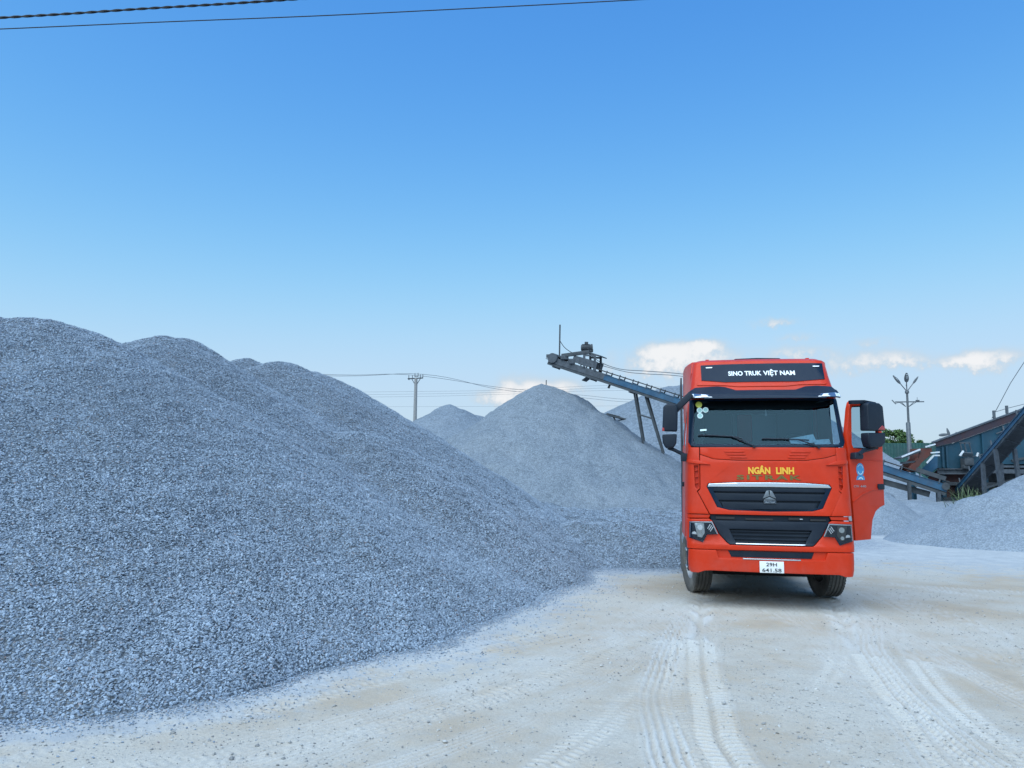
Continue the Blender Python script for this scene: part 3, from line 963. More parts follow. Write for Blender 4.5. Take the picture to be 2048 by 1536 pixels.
def lettering(body, x0, x1, z0, z1, m, parent, off=0.01, bold=0.02, thick=0.006, warp=True, mapper=None, shift=None, capfit=None, name='lettering', shear=0.0, spacing=1.0):
    """flat letters stretched to the box x0..x1, z0..z1 (z range = cap height); returns one mesh"""
    me = text_mesh(body, bold, shear, spacing)
    n = len(me.vertices)
    co = np.zeros(n * 3, np.float32)
    me.vertices.foreach_get('co', co)
    co = co.reshape(-1, 3)
    lo, hi = co.min(0), co.max(0)
    cap = capfit if capfit is not None else (0.0 - bold, 0.729 + bold)
    out = np.zeros_like(co)
    out[:, 0] = x0 + (co[:, 0] - lo[0]) / (hi[0] - lo[0]) * (x1 - x0)
    out[:, 2] = z0 + (co[:, 1] - cap[0]) / (cap[1] - cap[0]) * (z1 - z0)
    out[:, 1] = -off - thick * (co[:, 2] - lo[2]) / max(1e-6, hi[2] - lo[2])
    for i in range(n):
        x, y, z = (float(v) for v in out[i])
        if warp:
            y += wf(x, z)
        if shift:
            y += shift(x, z)
        out[i] = mapper(x, y, z) if mapper else (x, y, z)
    me.vertices.foreach_set('co', out.ravel())
    me.materials.clear()
    me.materials.append(MATS[m])
    me.name = name
    me.update()
    return link(bpy.data.objects.new(name, me), parent)


# --- cab shell: sides, back, roof and the pillars round the windscreen
def cab_shell():
    zl = [0.98, 1.1, 1.25, 1.4, 1.6, 1.85, 2.1, 2.3, 2.42, 2.50, 2.65, 2.8, 2.95, 3.1, 3.2, 3.3, 3.45, 3.6, 3.75, 3.86, 3.93, 3.975]
    us = [-1.0 + 2.0 * i / 22 for i in range(23)]
    ux = [-0.995, -0.985, -0.965, -0.945]
    fr = sorted(set([round(v, 4) for v in us + ux + [-v for v in ux]]))
    ys_side = [2.30, 1.9, 1.5, 1.2, 0.9, 0.65, 0.5]
    rows = []
    for li, z in enumerate(zl):
        h = hw(z)
        top = li == len(zl) - 1
        if top:
            h -= 0.07
        row = []
        ins = 0.035 if z < 2.46 else (0.02 if z < 3.3 else 0.0)
        tw = 0.09 if top else 0.0
        hb = max(h, 1.19 - (0.05 if top else 0.0))
        hs = [h + (hb - h) * min(1.0, max(0.0, (y - 0.80) / 0.75)) for y in ys_side]
        for y, q in zip(ys_side, hs):
            row.append((-q, max(y, wf(hw(z), z) + ins + tw + 0.01 * (3 - ys_side.index(y) * 0.4)) if y < 1.3 else y, z))
        for f in fr:
            u = f * h
            uu = f * hw(z)
            row.append((u, wf(uu, z) + ins + tw, z))
        for x_, y_, z_ in row[:len(ys_side)][::-1]:
            row.append((-x_, y_, z_))
        rows.append(row)
    n = len(rows[0])
    bm = bmesh.new()
    V = [[bm.verts.new(p) for p in r] for r in rows]
    ns, nf = len(ys_side), len(fr)
    for i in range(len(zl) - 1):
        for j in range(n - 1):
            za, zb = zl[i], zl[i + 1]
            if ns <= j < ns + nf - 1:
                f0, f1 = fr[j - ns], fr[j - ns + 1]
                if 2.45 < (za + zb) / 2 < 3.24 and f0 > -0.955 and f1 < 0.955:
                    continue                      # windscreen opening
                if zb < 2.46 and abs(f0 + f1) / 2 < 0.975:
                    continue                      # engine bay behind the grille and the front panels
            ya = rows[i][j][1]
            if j >= ns + nf - 1 + 0 and rows[i][j][0] > 0.9 and 0.45 < max(ya, rows[i][j + 1][1]) <= 1.22 and 1.0 < (za + zb) / 2 < 3.2:
                continue                          # driver's doorway, its door stands open
            bm.faces.new((V[i][j], V[i][j + 1], V[i + 1][j + 1], V[i + 1][j]))
        bm.faces.new((V[i][n - 1], V[i][0], V[i + 1][0], V[i + 1][n - 1]))
    # roof, slightly crowned, as strips from side to side
    top = V[-1]
    m_ = n // 2
    mid = []
    for j in range(n - 1):
        pass
    left = list(range(0, m_ + 1))
    right = [n - 1 - j for j in left]
    for a, b in zip(left[:-1], left[1:]):
        ra, rb = n - 1 - a, n - 1 - b
        if b < rb:
            bm.faces.new((top[a], top[ra], top[rb], top[b]))
        elif a < ra and b == rb:
            bm.faces.new((top[a], top[ra], top[b]))
    bmesh.ops.recalc_face_normals(bm, faces=bm.faces)
    return from_bm('cab_shell', bm, 'paint_red', truck, angle=30)


cab_shell()
# roof hatch seen as a thin dark edge above the roof
MB().prism([(-0.40, 3.97), (-0.36, 4.005), (0.0, 4.015), (0.37, 4.005), (0.42, 3.97)], 1.05, 1.7).build('roof_hatch', 'black_plastic', truck, bevel=0.008)
for s in (-1, 1):
    MB().bar((s * 0.82, 1.05, 3.985), (s * 0.82, 2.15, 3.985), 0.06, 0.03).build('roof_rib', 'paint_red', truck, bevel=0.01)

# --- black sign board in the roof front with its lettering
sign = panel('sign_board', [(-0.945, 3.872), (-0.5, 3.879), (0.5, 3.882), (1.02, 3.882), (1.012, 3.594), (0.56, 3.552), (-0.56, 3.552), (-0.945, 3.594)], 'gloss_black', off=0.012, thick=0.03)
sign.data.name = 'sign_board'
lettering('SINO TRUK', -0.508, 0.020, 3.664, 3.750, 'letter_white', sign, off=0.014, bold=0.03)
lettering('VIỆT NAM', 0.048, 0.552, 3.664, 3.750, 'letter_white', sign, off=0.014, bold=0.03)
for x in (-0.811, 0.905):
    panel('marker_lamp', [(x - 0.05, 3.812), (x + 0.05, 3.814), (x + 0.055, 3.834), (x - 0.055, 3.832)], 'lens_white', off=0.024, thick=0.014, parent=sign, bev=0.004)
# roof-front bead under the sign
panel('roof_bead', [(-1.02, 3.505), (-0.60, 3.495), (-0.38, 3.470), (0.38, 3.470), (0.60, 3.495), (1.02, 3.505), (1.03, 3.53), (0.58, 3.53), (-0.58, 3.53), (-1.03, 3.53)], 'paint_red', off=0.015, thick=0.03)

# --- sun visor
vis_out = [(-1.185, 3.255), (1.185, 3.255), (1.19, 3.345), (1.175, 3.405), (1.10, 3.462), (0.86, 3.476), (0.68, 3.462), (0.50, 3.395), (-0.42, 3.395), (-0.58, 3.462),
           (-0.70, 3.480), (-1.06, 3.462), (-1.15, 3.405), (-1.185, 3.345)]
vshift = lambda x, z: -0.03 - 0.20 * min(1.0, max(0.0, (3.48 - z) / 0.19))
visor = panel('sun_visor', vis_out, 'black_plastic', off=0.0, thick=0.045, bev=0.012, shift=vshift)
panel('visor_lip', [(-0.93, 3.238), (0.93, 3.238), (0.96, 3.296), (-0.96, 3.296)], 'gloss_black', off=0.008, thick=0.05, parent=visor, shift=vshift)
for s in (-1, 1):
    vl = panel('visor_lamp', [(s * x, z) for x, z in [(0.80, 3.262), (0.865, 3.318), (1.05, 3.338), (1.185, 3.352), (1.192, 3.266)]][::s], 'reflector', off=0.012, thick=0.06, bev=0.006, parent=visor, shift=vshift)
    panel('visor_lens', [(s * x, z) for x, z in [(1.09, 3.272), (1.09, 3.335), (1.178, 3.342), (1.184, 3.274)]][::s], 'lens_white', off=0.018, thick=0.02, bev=0.003, parent=visor, shift=vshift)
    panel('visor_lens', [(s * x, z) for x, z in [(0.86, 3.270), (0.90, 3.315), (0.98, 3.322), (0.98, 3.270)]][::s], 'lens_white', off=0.018, thick=0.02, bev=0.003, parent=visor, shift=vshift)

# --- windscreen
ws_glass = [(-1.13, 2.545), (-1.10, 2.51), (0, 2.494), (1.10, 2.51), (1.13, 2.545), (1.095, 3.24), (-1.095, 3.24)]
ws = panel('windscreen', ws_glass, 'glass', off=-0.006, thick=0.006, bev=0)
panel('screen_frame', [(-1.195, 2.55), (-1.16, 2.485), (-1.10, 2.468), (0, 2.462), (1.10, 2.468), (1.16, 2.485), (1.195, 2.55), (1.155, 3.255), (-1.155, 3.255)], 'gloss_black', off=0.004, thick=0.03,
      holes=[[(x * 0.985, z + (0.004 if z < 2.9 else -0.02)) for x, z in ws_glass]], parent=ws)
panel('shade_band', [(-1.08, 3.236), (-1.075, 3.17), (-0.95, 3.115), (-0.68, 3.084), (0, 3.073), (0.72, 3.087), (0.98, 3.13), (1.07, 3.18), (1.08, 3.236)], 'dark_void', off=-0.010, thick=0.004, bev=0, parent=ws)


def disc(name, x, z, r, m, off, parent, n=20, sx=1.0):
    return panel(name, [(x + sx * r * math.cos(2 * math.pi * k / n), z + r * math.sin(2 * math.pi * k / n)) for k in range(n)], m, off=off, thick=0.003, bev=0, parent=parent, cuts=False)


disc('sticker', -1.009, 3.165, 0.052, 'sticker_yellow', 0.001, ws)
for x, z in ((-0.999, 3.070), (-0.906, 3.074), (-0.996, 2.978)):
    disc('sticker', x, z, 0.046, 'sticker_pale', 0.001, ws)
    disc('sticker_mark', x, z, 0.032, 'sticker_green', 0.003, ws)
panel('screen_label', [(-1.005, 2.722), (-0.905, 2.728), (-0.905, 2.757), (-1.005, 2.751)], 'sticker_pale', off=0.001, thick=0.003, bev=0, parent=ws, cuts=False)


def on_front(x, z, off):
    return (x, wf(x, z) - off, z)


for pts, arm in (([(-1.047, 2.655), (-0.80, 2.648), (-0.503, 2.628), (-0.374, 2.60)], [(-0.52, 2.63), (-0.36, 2.565), (-0.197, 2.475)]),
                 ([(-0.069, 2.595), (0.25, 2.592), (0.50, 2.582), (0.637, 2.572)], [(0.47, 2.583), (0.60, 2.535), (0.772, 2.468)])):
    w = MB().tube([on_front(x, z, 0.022) for x, z in pts], 0.011, 6).tube([on_front(x, z, 0.034) for x, z in arm], 0.011, 6)
    x, z = arm[-1]
    w.lathe([(0.0, -0.02), (0.025, -0.02), (0.025, 0.02), (0.0, 0.02)], on_front(x, z, 0.03), 'Y', 12)
    w.build('wiper', 'black_plastic', truck)

# --- things seen through the windscreen
MB().box((0, 1.25, 2.02), (2.30, 1.9, 0.04)).build('cab_floor', 'interior_dark', truck)
MB().prism([(-1.12, 2.02), (1.12, 2.02), (1.1, 2.50), (0.2, 2.535), (-1.1, 2.50)], 0.29, 0.72).build('dashboard', 'interior_dark', truck, bevel=0.03)
MB().box((0, 2.24, 2.95), (2.2, 0.04, 1.8)).build('cab_back_lining', 'interior_grey', truck)
MB().box((0.02, 2.05, 2.82), (0.95, 0.3, 0.62)).build('bunk_cushion', 'interior_pale', truck, bevel=0.06)
MB().box((-0.14, 1.86, 2.86), (0.26, 0.1, 0.50)).build('red_cushion', 'cushion_red', truck, bevel=0.04)
for x in (-0.62, 0.62):
    sb = MB().box((x, 1.35, 2.42), (0.52, 0.5, 0.16)).box((x, 1.62, 2.78), (0.50, 0.14, 0.66)).build('seat', 'seat_fabric', truck, bevel=0.04)
    MB().box((x, 1.62, 3.18), (0.28, 0.1, 0.18)).build('headrest', 'seat_fabric', sb, bevel=0.03)
st = MB()
_c, _ax = Vector((0.60, 0.86, 2.60)), Vector((0, -0.55, 0.83)).normalized()
_e1 = Vector((1, 0, 0))
_e2 = _ax.cross(_e1)
st.tube([_c + (_e1 * math.cos(t) + _e2 * math.sin(t)) * 0.22 for t in [2 * math.pi * k / 24 for k in range(25)]], 0.016, 8)
st.tube([_c - _e1 * 0.22, _c + _e1 * 0.22], 0.018, 6).tube([_c, _c - _ax * 0.35], 0.03, 8)
st.build('steering_wheel', 'interior_dark', truck)
MB().bar((0.40, 0.42, 2.545), (0.78, 0.46, 2.62), 0.16, 0.008, up=(0, -0.8, 0.6)).build('paper_sheet', 'paper', truck)
MB().bar((0.76, 0.42, 2.545), (1.00, 0.44, 2.565), 0.10, 0.008, up=(0, -0.8, 0.6)).build('paper_sheet', 'paper', truck)
MB().box((-0.98, 0.50, 2.62), (0.10, 0.05, 0.16)).bar((-0.98, 0.5, 2.52), (-0.98, 0.5, 2.60), 0.03, 0.03).build('phone_holder', 'interior_dark', truck, bevel=0.01)
MB().tube([(0.05, 0.5, 3.12), (0.05, 0.5, 2.98)], 0.01, 6).build('hanging_charm', 'lens_white', truck)

# --- front panels
cowl = panel('cowl_panel', [(-1.018, 2.350), (-0.815, 2.278), (-0.482, 2.258), (0.067, 2.255), (0.60, 2.262), (0.86, 2.300), (1.028, 2.350), (1.028, 2.458), (-1.018, 2.458)], 'paint_red', thick=0.035)
for s in (-1, 1):
    for i, (a, b, z) in enumerate(((0.352, 0.655, 2.392), (0.328, 0.615, 2.347), (0.305, 0.572, 2.304))):
        panel('louvre', [(s * a, z - 0.013), (s * (b - 0.015), z - 0.013), (s * b, z + 0.012), (s * a, z + 0.012)][::s], 'paint_red', off=0.012, thick=0.012, bev=0.004, parent=cowl)
grille_hole = [(-0.93, 1.838), (-0.905, 1.890), (-0.50, 1.912), (0.03, 1.918), (0.54, 1.912), (0.905, 1.890), (0.94, 1.838), (0.79, 1.522), (0.64, 1.480), (0, 1.466), (-0.60, 1.480), (-0.78, 1.522)]
hood = panel('hood_panel', [(-0.890, 1.412), (0.900, 1.412), (1.078, 1.745), (1.040, 1.80), (1.030, 2.342), (0.862, 2.293), (0.60, 2.254), (0.067, 2.247), (-0.482, 2.250), (-0.815, 2.270), (-1.020, 2.342),
                            (-1.026, 1.80), (-1.066, 1.755)], 'paint_red', thick=0.05, holes=[grille_hole], bev=0.008)
lettering('NGÂN', -0.296, 0.034, 2.042, 2.155, 'letter_yellow', hood, off=0.003, bold=0.045)
lettering('LINH', 0.119, 0.388, 2.042, 2.155, 'letter_yellow', hood, off=0.003, bold=0.045)
lettering('SITRAK', -0.472, 0.490, 1.953, 2.030, 'letter_gold', hood, off=0.003, bold=0.03, spacing=1.25)
# upper grille
gr = panel('upper_grille', [(x, z) for x, z in grille_hole], 'grille_dark', off=-0.045, thick=0.02, bev=0)
panel('grille_chrome', [(-0.919, 1.836), (-0.892, 1.884), (-0.50, 1.906), (0.03, 1.912), (0.54, 1.906), (0.892, 1.884), (0.930, 1.836), (0.03, 1.842)], 'chrome', off=0.006, thick=0.05, parent=gr, bev=0.008)
for z0, z1, a in ((1.765, 1.832, 0.86), (1.632, 1.738, 0.79), (1.498, 1.602, 0.68)):
    panel('grille_slat', [(-a, z0), (a, z0), (a + 0.035, z1), (-a - 0.035, z1)], 'grille_dark', off=-0.008, thick=0.03, bev=0.008, parent=gr)
panel('grille_rim', [(x * 0.995, 1.69 + (z - 1.69) * 0.985) for x, z in grille_hole], 'gloss_black', off=-0.004, thick=0.045, parent=gr, bev=0.004,
      holes=[[(x * 0.90, 1.665 + (z - 1.69) * 0.80) for x, z in grille_hole]])
em = panel('emblem', [(-0.006, 1.795), (-0.040, 1.780), (-0.095, 1.665), (-0.03, 1.69), (0.006, 1.705)], 'emblem_metal', off=0.012, thick=0.025, parent=gr, bev=0.004, cuts=False)
panel('emblem_wing', [(0.014, 1.795), (0.048, 1.780), (0.105, 1.665), (0.038, 1.69), (0.010, 1.705)], 'emblem_metal', off=0.012, thick=0.025, parent=gr, bev=0.004, cuts=False)
panel('emblem_base', [(-0.085, 1.648), (0.0, 1.690), (0.005, 1.692), (0.010, 1.690), (0.100, 1.648)], 'emblem_metal', off=0.010, thick=0.025, parent=gr, bev=0.004, cuts=False)
panel('emblem_plate', [(-0.080, 1.586), (0.100, 1.586), (0.100, 1.636), (-0.080, 1.636)], 'emblem_metal', off=0.008, thick=0.02, parent=gr, bev=0.003, cuts=False)
panel('emblem_field', [(-0.074, 1.592), (0.094, 1.592), (0.094, 1.630), (-0.074, 1.630)], 'gloss_black', off=0.010, thick=0.01, parent=gr, bev=0, cuts=False)
lettering('SINOTRUK', -0.066, 0.086, 1.599, 1.623, 'silver', gr, off=0.011, bold=0.01, thick=0.002)
# corner panels with the air slots
cornerL = [(-1.243, 1.412), (-0.903, 1.412), (-1.080, 1.765), (-1.036, 1.806), (-1.030, 2.458), (-1.195, 2.458), (-1.228, 2.25), (-1.238, 1.8)]
slotL = [(-1.118, 2.168), (-1.050, 2.168), (-1.050, 1.835), (-1.074, 1.792), (-1.106, 1.835)]
for s in (1, -1):
    o_, h_ = (cornerL, slotL) if s == 1 else (mirror_poly(cornerL), mirror_poly(slotL))
    cp = panel('corner_panel', o_, 'paint_red', thick=0.05, holes=[h_], bev=0.007)
    panel('air_slot', h_, 'paint_red', off=-0.055, thick=0.004, bev=0, parent=cp)
    for zc in (1.88, 1.98, 2.08):
        q = [(-1.106, zc), (-1.056, zc + 0.012), (-1.056, zc + 0.024), (-1.106, zc + 0.012)]
        panel('slot_fin', q if s == 1 else mirror_poly(q), 'paint_red', off=-0.012, thick=0.03, bev=0.003, parent=cp)
    q = [(-1.232, 2.215), (-1.04, 2.192), (-0.865, 2.186), (-1.03, 2.250), (-1.228, 2.262)]
    panel('wing_crease', q if s == 1 else mirror_poly(q), 'paint_red', off=0.030, thick=0.05, bev=0.012, parent=cp)

# --- bumper
bumper_up = panel('bumper_upper', [(-1.245, 0.872), (0, 0.876), (1.245, 0.872), (1.248, 1.328), (0.915, 1.340), (0.872, 1.312), (0.768, 1.110), (0.660, 0.985), (0.612, 0.950), (-0.602, 0.950),
                                   (-0.652, 0.985), (-0.764, 1.110), (-0.862, 1.312), (-0.905, 1.340), (-1.248, 1.328)], 'paint_red', off=0.006, thick=0.06, bev=0.014)
panel('bumper_top_strip', [(-1.236, 1.345), (-0.905, 1.352), (-0.885, 1.402), (-1.236, 1.402)], 'paint_red', off=-0.02, thick=0.02)
panel('bumper_top_strip', mirror_poly([(-1.236, 1.345), (-0.905, 1.352), (-0.885, 1.402), (-1.236, 1.402)]), 'paint_red', off=-0.02, thick=0.02)
lowo = [(-1.222, 0.862), (-0.812, 0.866), (-0.775, 0.748), (0.785, 0.748), (0.825, 0.866), (1.222, 0.862), (1.232, 0.70), (1.222, 0.535), (1.19, 0.508), (1.07, 0.512), (0.985, 0.540), (0.17, 0.548), (-0.19, 0.550), (-0.90, 0.552),
        (-0.985, 0.545), (-1.08, 0.512), (-1.19, 0.508), (-1.222, 0.535), (-1.232, 0.70)]
bumper = panel('bumper_lower', lowo, 'paint_red', off=0.010, thick=0.10, bev=0.018)
panel('bumper_recess', [(-0.83, 0.74), (0.84, 0.74), (0.84, 0.868), (-0.83, 0.868)], 'paint_red', off=-0.030, thick=0.01, bev=0, parent=bumper)
panel('bumper_slot', [(-0.633, 0.864), (-0.585, 0.768), (0.590, 0.768), (0.630, 0.864)], 'grille_dark', off=-0.022, thick=0.01, bev=0.003, parent=bumper)
panel('bumper_step', [(-0.420, 0.738), (0.428, 0.738), (0.428, 0.757), (-0.420, 0.757)], 'chrome', off=0.020, thick=0.06, bev=0.006, parent=bumper)
pl = panel('number_plate', [(-0.178, 0.550), (0.176, 0.550), (0.176, 0.722), (-0.178, 0.722)], 'plate_white', off=0.030, thick=0.012, bev=0.004, cuts=False)
pl['label'] = 'white number plate reading 29H 641.58'
lettering('29H', -0.082, 0.074, 0.650, 0.706, 'ink_black', pl, off=0.030, bold=0.008, thick=0.003)
lettering('641.58', -0.142, 0.138, 0.564, 0.620, 'ink_black', pl, off=0.030, bold=0.008, thick=0.003)
# --- lower grille
lg = panel('lower_grille', [(-0.892, 1.402), (0.900, 1.402), (0.880, 1.315), (0.775, 1.115), (0.668, 0.99), (0.62, 0.952), (-0.61, 0.952), (-0.66, 0.99), (-0.772, 1.115), (-0.870, 1.315)], 'grille_dark', off=-0.055, thick=0.01, bev=0)
panel('grille_surround', [(-0.856, 1.318), (0.866, 1.318), (0.762, 1.118), (0.655, 0.992), (0.612, 0.957), (-0.602, 0.957), (-0.648, 0.992), (-0.760, 1.118)], 'black_plastic', off=0.0, thick=0.05,
      holes=[[(-0.605, 1.190), (0.613, 1.190), (0.502, 0.985), (-0.510, 0.985)]], bev=0.012, parent=lg)
for z in (1.045, 1.105, 1.160):
    a = 0.53 + (z - 1.0) * 0.42
    panel('grille_slat', [(-a, z - 0.012), (a, z - 0.012), (a, z + 0.012), (-a, z + 0.012)], 'grille_dark', off=-0.030, thick=0.02, bev=0.003, parent=lg)
panel('grille_bar', [(-0.515, 0.968), (0.505, 0.968), (0.505, 0.981), (-0.515, 0.981)], 'chrome', off=0.008, thick=0.02, bev=0.003, parent=lg)
for x0, x1, z0, z1 in ((-0.80, -0.52, 1.335, 1.375), (-0.36, 0.05, 1.33, 1.36), (0.28, 0.44, 1.34, 1.38), (0.60, 0.83, 1.33, 1.36)):
    panel('engine_bracket', [(x0, z0), (x1, z0), (x1, z1), (x0, z1)], 'chassis_black', off=-0.03, thick=0.02, bev=0.004, parent=lg)
panel('engine_fitting', [(0.44, 1.350), (0.49, 1.350), (0.485, 1.366), (0.445, 1.366)], 'silver', off=-0.02, thick=0.02, bev=0.003, parent=lg)

# --- headlights
hlL = [(-1.206, 1.292), (-0.862, 1.302), (-0.772, 1.104), (-0.940, 1.094), (-1.006, 0.976), (-1.214, 1.040)]
for s in (1, -1):
    fl = (lambda p: p) if s == 1 else mirror_poly
    hl = panel('headlight', fl(hlL), 'gloss_black', off=0.016, thick=0.05, bev=0.004)
    panel('lamp_trim', fl([(-1.200, 1.270), (-0.875, 1.280), (-0.795, 1.108), (-0.776, 1.108), (-0.862, 1.298), (-1.204, 1.288)]), 'silver', off=0.024, thick=0.012, bev=0.003, parent=hl)
    panel('lamp_trim', fl([(-1.208, 1.046), (-1.196, 1.046), (-1.186, 1.268), (-1.199, 1.268)]), 'silver', off=0.024, thick=0.012, bev=0.003, parent=hl)
    panel('lamp_reflector', fl([(-1.13, 1.262), (-0.985, 1.262), (-0.975, 1.12), (-1.02, 1.045), (-1.085, 1.06)]), 'reflector' if s == 1 else 'steel_dark', off=0.020, thick=0.006, bev=0.002, parent=hl)
    disc('projector_lens', -s * 1.045, 1.205, 0.042, 'lens_white' if s == 1 else 'reflector', 0.026, hl)
    disc('projector_lens', -s * 1.050, 1.085, 0.028, 'reflector', 0.026, hl)
    panel('turn_lamp', fl([(-1.172, 1.098), (-1.098, 1.092), (-1.105, 1.125), (-1.135, 1.140), (-1.165, 1.128)]), 'lens_white', off=0.024, thick=0.008, bev=0.003, parent=hl)
    for k in range(3):
        x, z = -0.905 + 0.020 * k, 1.225 - 0.020 * k
        panel('light_bar', fl([(x - 0.034, z - 0.036), (x - 0.020, z - 0.040), (x + 0.022, z + 0.030), (x + 0.008, z + 0.032)]), 'lens_white', off=0.024, thick=0.008, bev=0.002, parent=hl, cuts=False)
    panel('lamp_cover', fl([(-1.204, 1.288), (-0.866, 1.297), (-0.780, 1.108), (-0.944, 1.098), (-1.008, 0.982), (-1.210, 1.044)]), 'glass_clear', off=0.036, thick=0.006, bev=0.0, parent=hl)
panel('hinge_bracket', [(1.17, 1.345), (1.225, 1.340), (1.218, 1.415), (1.16, 1.415)], 'silver', off=0.012, thick=0.04, bev=0.004)

# --- engine bay back plate, underside, chassis, wheels
MB().box((0, 0.42, 1.62), (2.3, 0.04, 1.62)).build('bay_dark_plate', 'dark_void', truck)  # plain dark sheet closing the bay, its shade put into the colour
MB().box((0, 0.95, 0.86), (0.9, 1.3, 0.42)).box((0, 0.30, 0.72), (2.2, 0.20, 0.12)).build('engine_block', 'chassis_black', truck, bevel=0.03)
for s in (-1, 1):
    MB().box((s * 0.42, 3.2, 0.92), (0.09, 5.6, 0.26)).build('chassis_rail', 'chassis_black', truck, bevel=0.01)
MB().box((0, 1.66, 0.52), (1.9, 0.14, 0.14)).box((0, 1.66, 0.45), (0.5, 0.2, 0.2)).build('front_axle', 'chassis_black', truck, bevel=0.02)
MB().box((0, 4.6, 0.53), (1.8, 0.2, 0.2)).lathe([(0.0, -0.2), (0.25, -0.15), (0.25, 0.15), (0.0, 0.2)], (0, 4.6, 0.53), 'Y', 16).build('rear_axle', 'chassis_black', truck)
MB().box((0, 4.3, 1.12), (0.9, 1.0, 0.08)).build('fifth_wheel', 'chassis_black', truck, bevel=0.03)


def tyre_mesh(w=0.31, R=0.515):
    b = MB()
    h = w / 2
    prof = [(0.29, -h * 0.8), (0.33, -h * 0.95), (0.42, -h), (0.48, -h * 0.97), (R - 0.012, -h * 0.88)]
    for g in (-0.55, -0.18, 0.18, 0.55):
        prof += [(R, (g - 0.06) * h * 1.05 - 0.0), (R - 0.014, (g - 0.05) * h * 1.05), (R - 0.014, (g + 0.05) * h * 1.05), (R, (g + 0.06) * h * 1.05)]
    prof += [(R - 0.012, h * 0.88), (0.48, h * 0.97), (0.42, h), (0.33, h * 0.95), (0.29, h * 0.8)]
    b.lathe(prof, (0, 0, 0), 'X', 56)
    for k in range(56):
        t = 2 * math.pi * (k + 0.5) / 56
        for sx in (-1, 1):
            Rm = Matrix.Rotation(t, 3, 'X')
            b.box(Rm @ Vector((sx * h * 0.74, 0, R - 0.006)), (h * 0.30, 0.034, 0.022), Rm)
    return b


tyre0 = tyre_mesh().build('wheel', 'rubber', truck, angle=30)
rimb = MB().lathe([(0.0, 0.02), (0.12, 0.03), (0.14, 0.09), (0.17, 0.09), (0.19, 0.03), (0.25, -0.01), (0.285, 0.10), (0.30, 0.12), (0.30, -0.12), (0.28, -0.12)], (0, 0, 0), 'X', 28)
for k in range(10):
    t = 2 * math.pi * k / 10
    rimb.lathe([(0.0, 0.055), (0.014, 0.055), (0.014, 0.02)], (0, 0.215 * math.cos(t), 0.215 * math.sin(t)), 'X', 6)
rim0 = rimb.build('rim', 'rim_steel', tyre0, angle=30)
STEER = rad(12)
wheels = [(-1.03, 1.66, STEER, 1), (1.10, 1.66, STEER, 0), (-1.06, 4.6, 0, 1), (-0.72, 4.6, 0, 1), (1.06, 4.6, 0, 0), (0.72, 4.6, 0, 0)]
for i, (x, y, r, flip) in enumerate(wheels):
    rz = r + (math.pi if flip else 0)
    if i == 0:
        t_ = tyre0
        t_.location = (x, y, 0.515)
        t_.rotation_euler = (0, 0, rz)
    else:
        t_ = share(tyre0, 'wheel', truck, (x, y, 0.515), (0, 0, rz))
        share(rim0, 'rim', t_)
MB().prism([(-1.0, 0.50), (1.0, 0.50), (1.0, 0.60), (-1.0, 0.60)], 1.9, 5.6).build('shade_plate', 'chassis_black', truck)  # added plate, keeps light from coming through the open chassis
MB().box((0, 2.4, 0.62), (2.1, 0.05, 0.80)).build('shade_screen', 'chassis_black', truck)  # added full-width screen, blocks light from behind to darken the underside
# mudguards, steps and tanks
for s in (-1, 1):
    g = MB()
    pts = [(0.62 * math.cos(t), 0.62 * math.sin(t)) for t in [math.pi * k / 14 for k in range(15)]]
    for (a, b), (c, d) in zip(pts[:-1], pts[1:]):
        x0, x1 = (s * 0.86, s * 1.21)
        g.hexa([(x0, 1.66 + a, 0.5 + b), (x1, 1.66 + a, 0.5 + b), (x1, 1.66 + c, 0.5 + d), (x0, 1.66 + c, 0.5 + d),
                (x0, 1.66 + a * 1.03, 0.5 + b * 1.03), (x1, 1.66 + a * 1.03, 0.5 + b * 1.03), (x1, 1.66 + c * 1.03, 0.5 + d * 1.03), (x0, 1.66 + c * 1.03, 0.5 + d * 1.03)])
    g.build('mudguard', 'black_plastic', truck)
    st_ = MB().prism([(0.36, 0.50), (0.80, 0.48), (0.84, 0.95), (0.36, 0.95)], s * 1.235, s * 1.02, to=lambda x, y, z: (y, x, z)).build('step_housing', 'black_plastic', truck, bevel=0.015)
    for z in (0.55, 0.82):
        MB().box((s * 1.225, 0.58, z), (0.06, 0.34, 0.03)).build('step_tread', 'silver', st_, bevel=0.006)
    tk = MB().lathe([(0.0, -0.62), (0.25, -0.62), (0.31, -0.58), (0.31, 0.58), (0.25, 0.62), (0.0, 0.62)], (s * 0.92, 2.85, 0.78), 'Y', 24).build('fuel_tank', 'silver', truck)
    MB().prism([(2.32, 1.45), (2.72, 1.55), (2.68, 3.7), (2.32, 3.85)], s * 1.21, s * 1.24, to=lambda x, y, z: (y, x, z)).build('side_deflector', 'steel_dark', truck, bevel=0.01)
MB().lathe([(0.0, -0.5), (0.09, -0.5), (0.09, 0.5), (0.0, 0.5)], (-1.16, 2.5, 1.55), 'Z', 16).build('air_intake', 'black_plastic', truck)


# --- passenger door (closed) on the truck's other side
def side_map(s, off):
    return lambda x, y, z: (s * (hw(z) + off - y * 0.0 + (-y)), x, z)


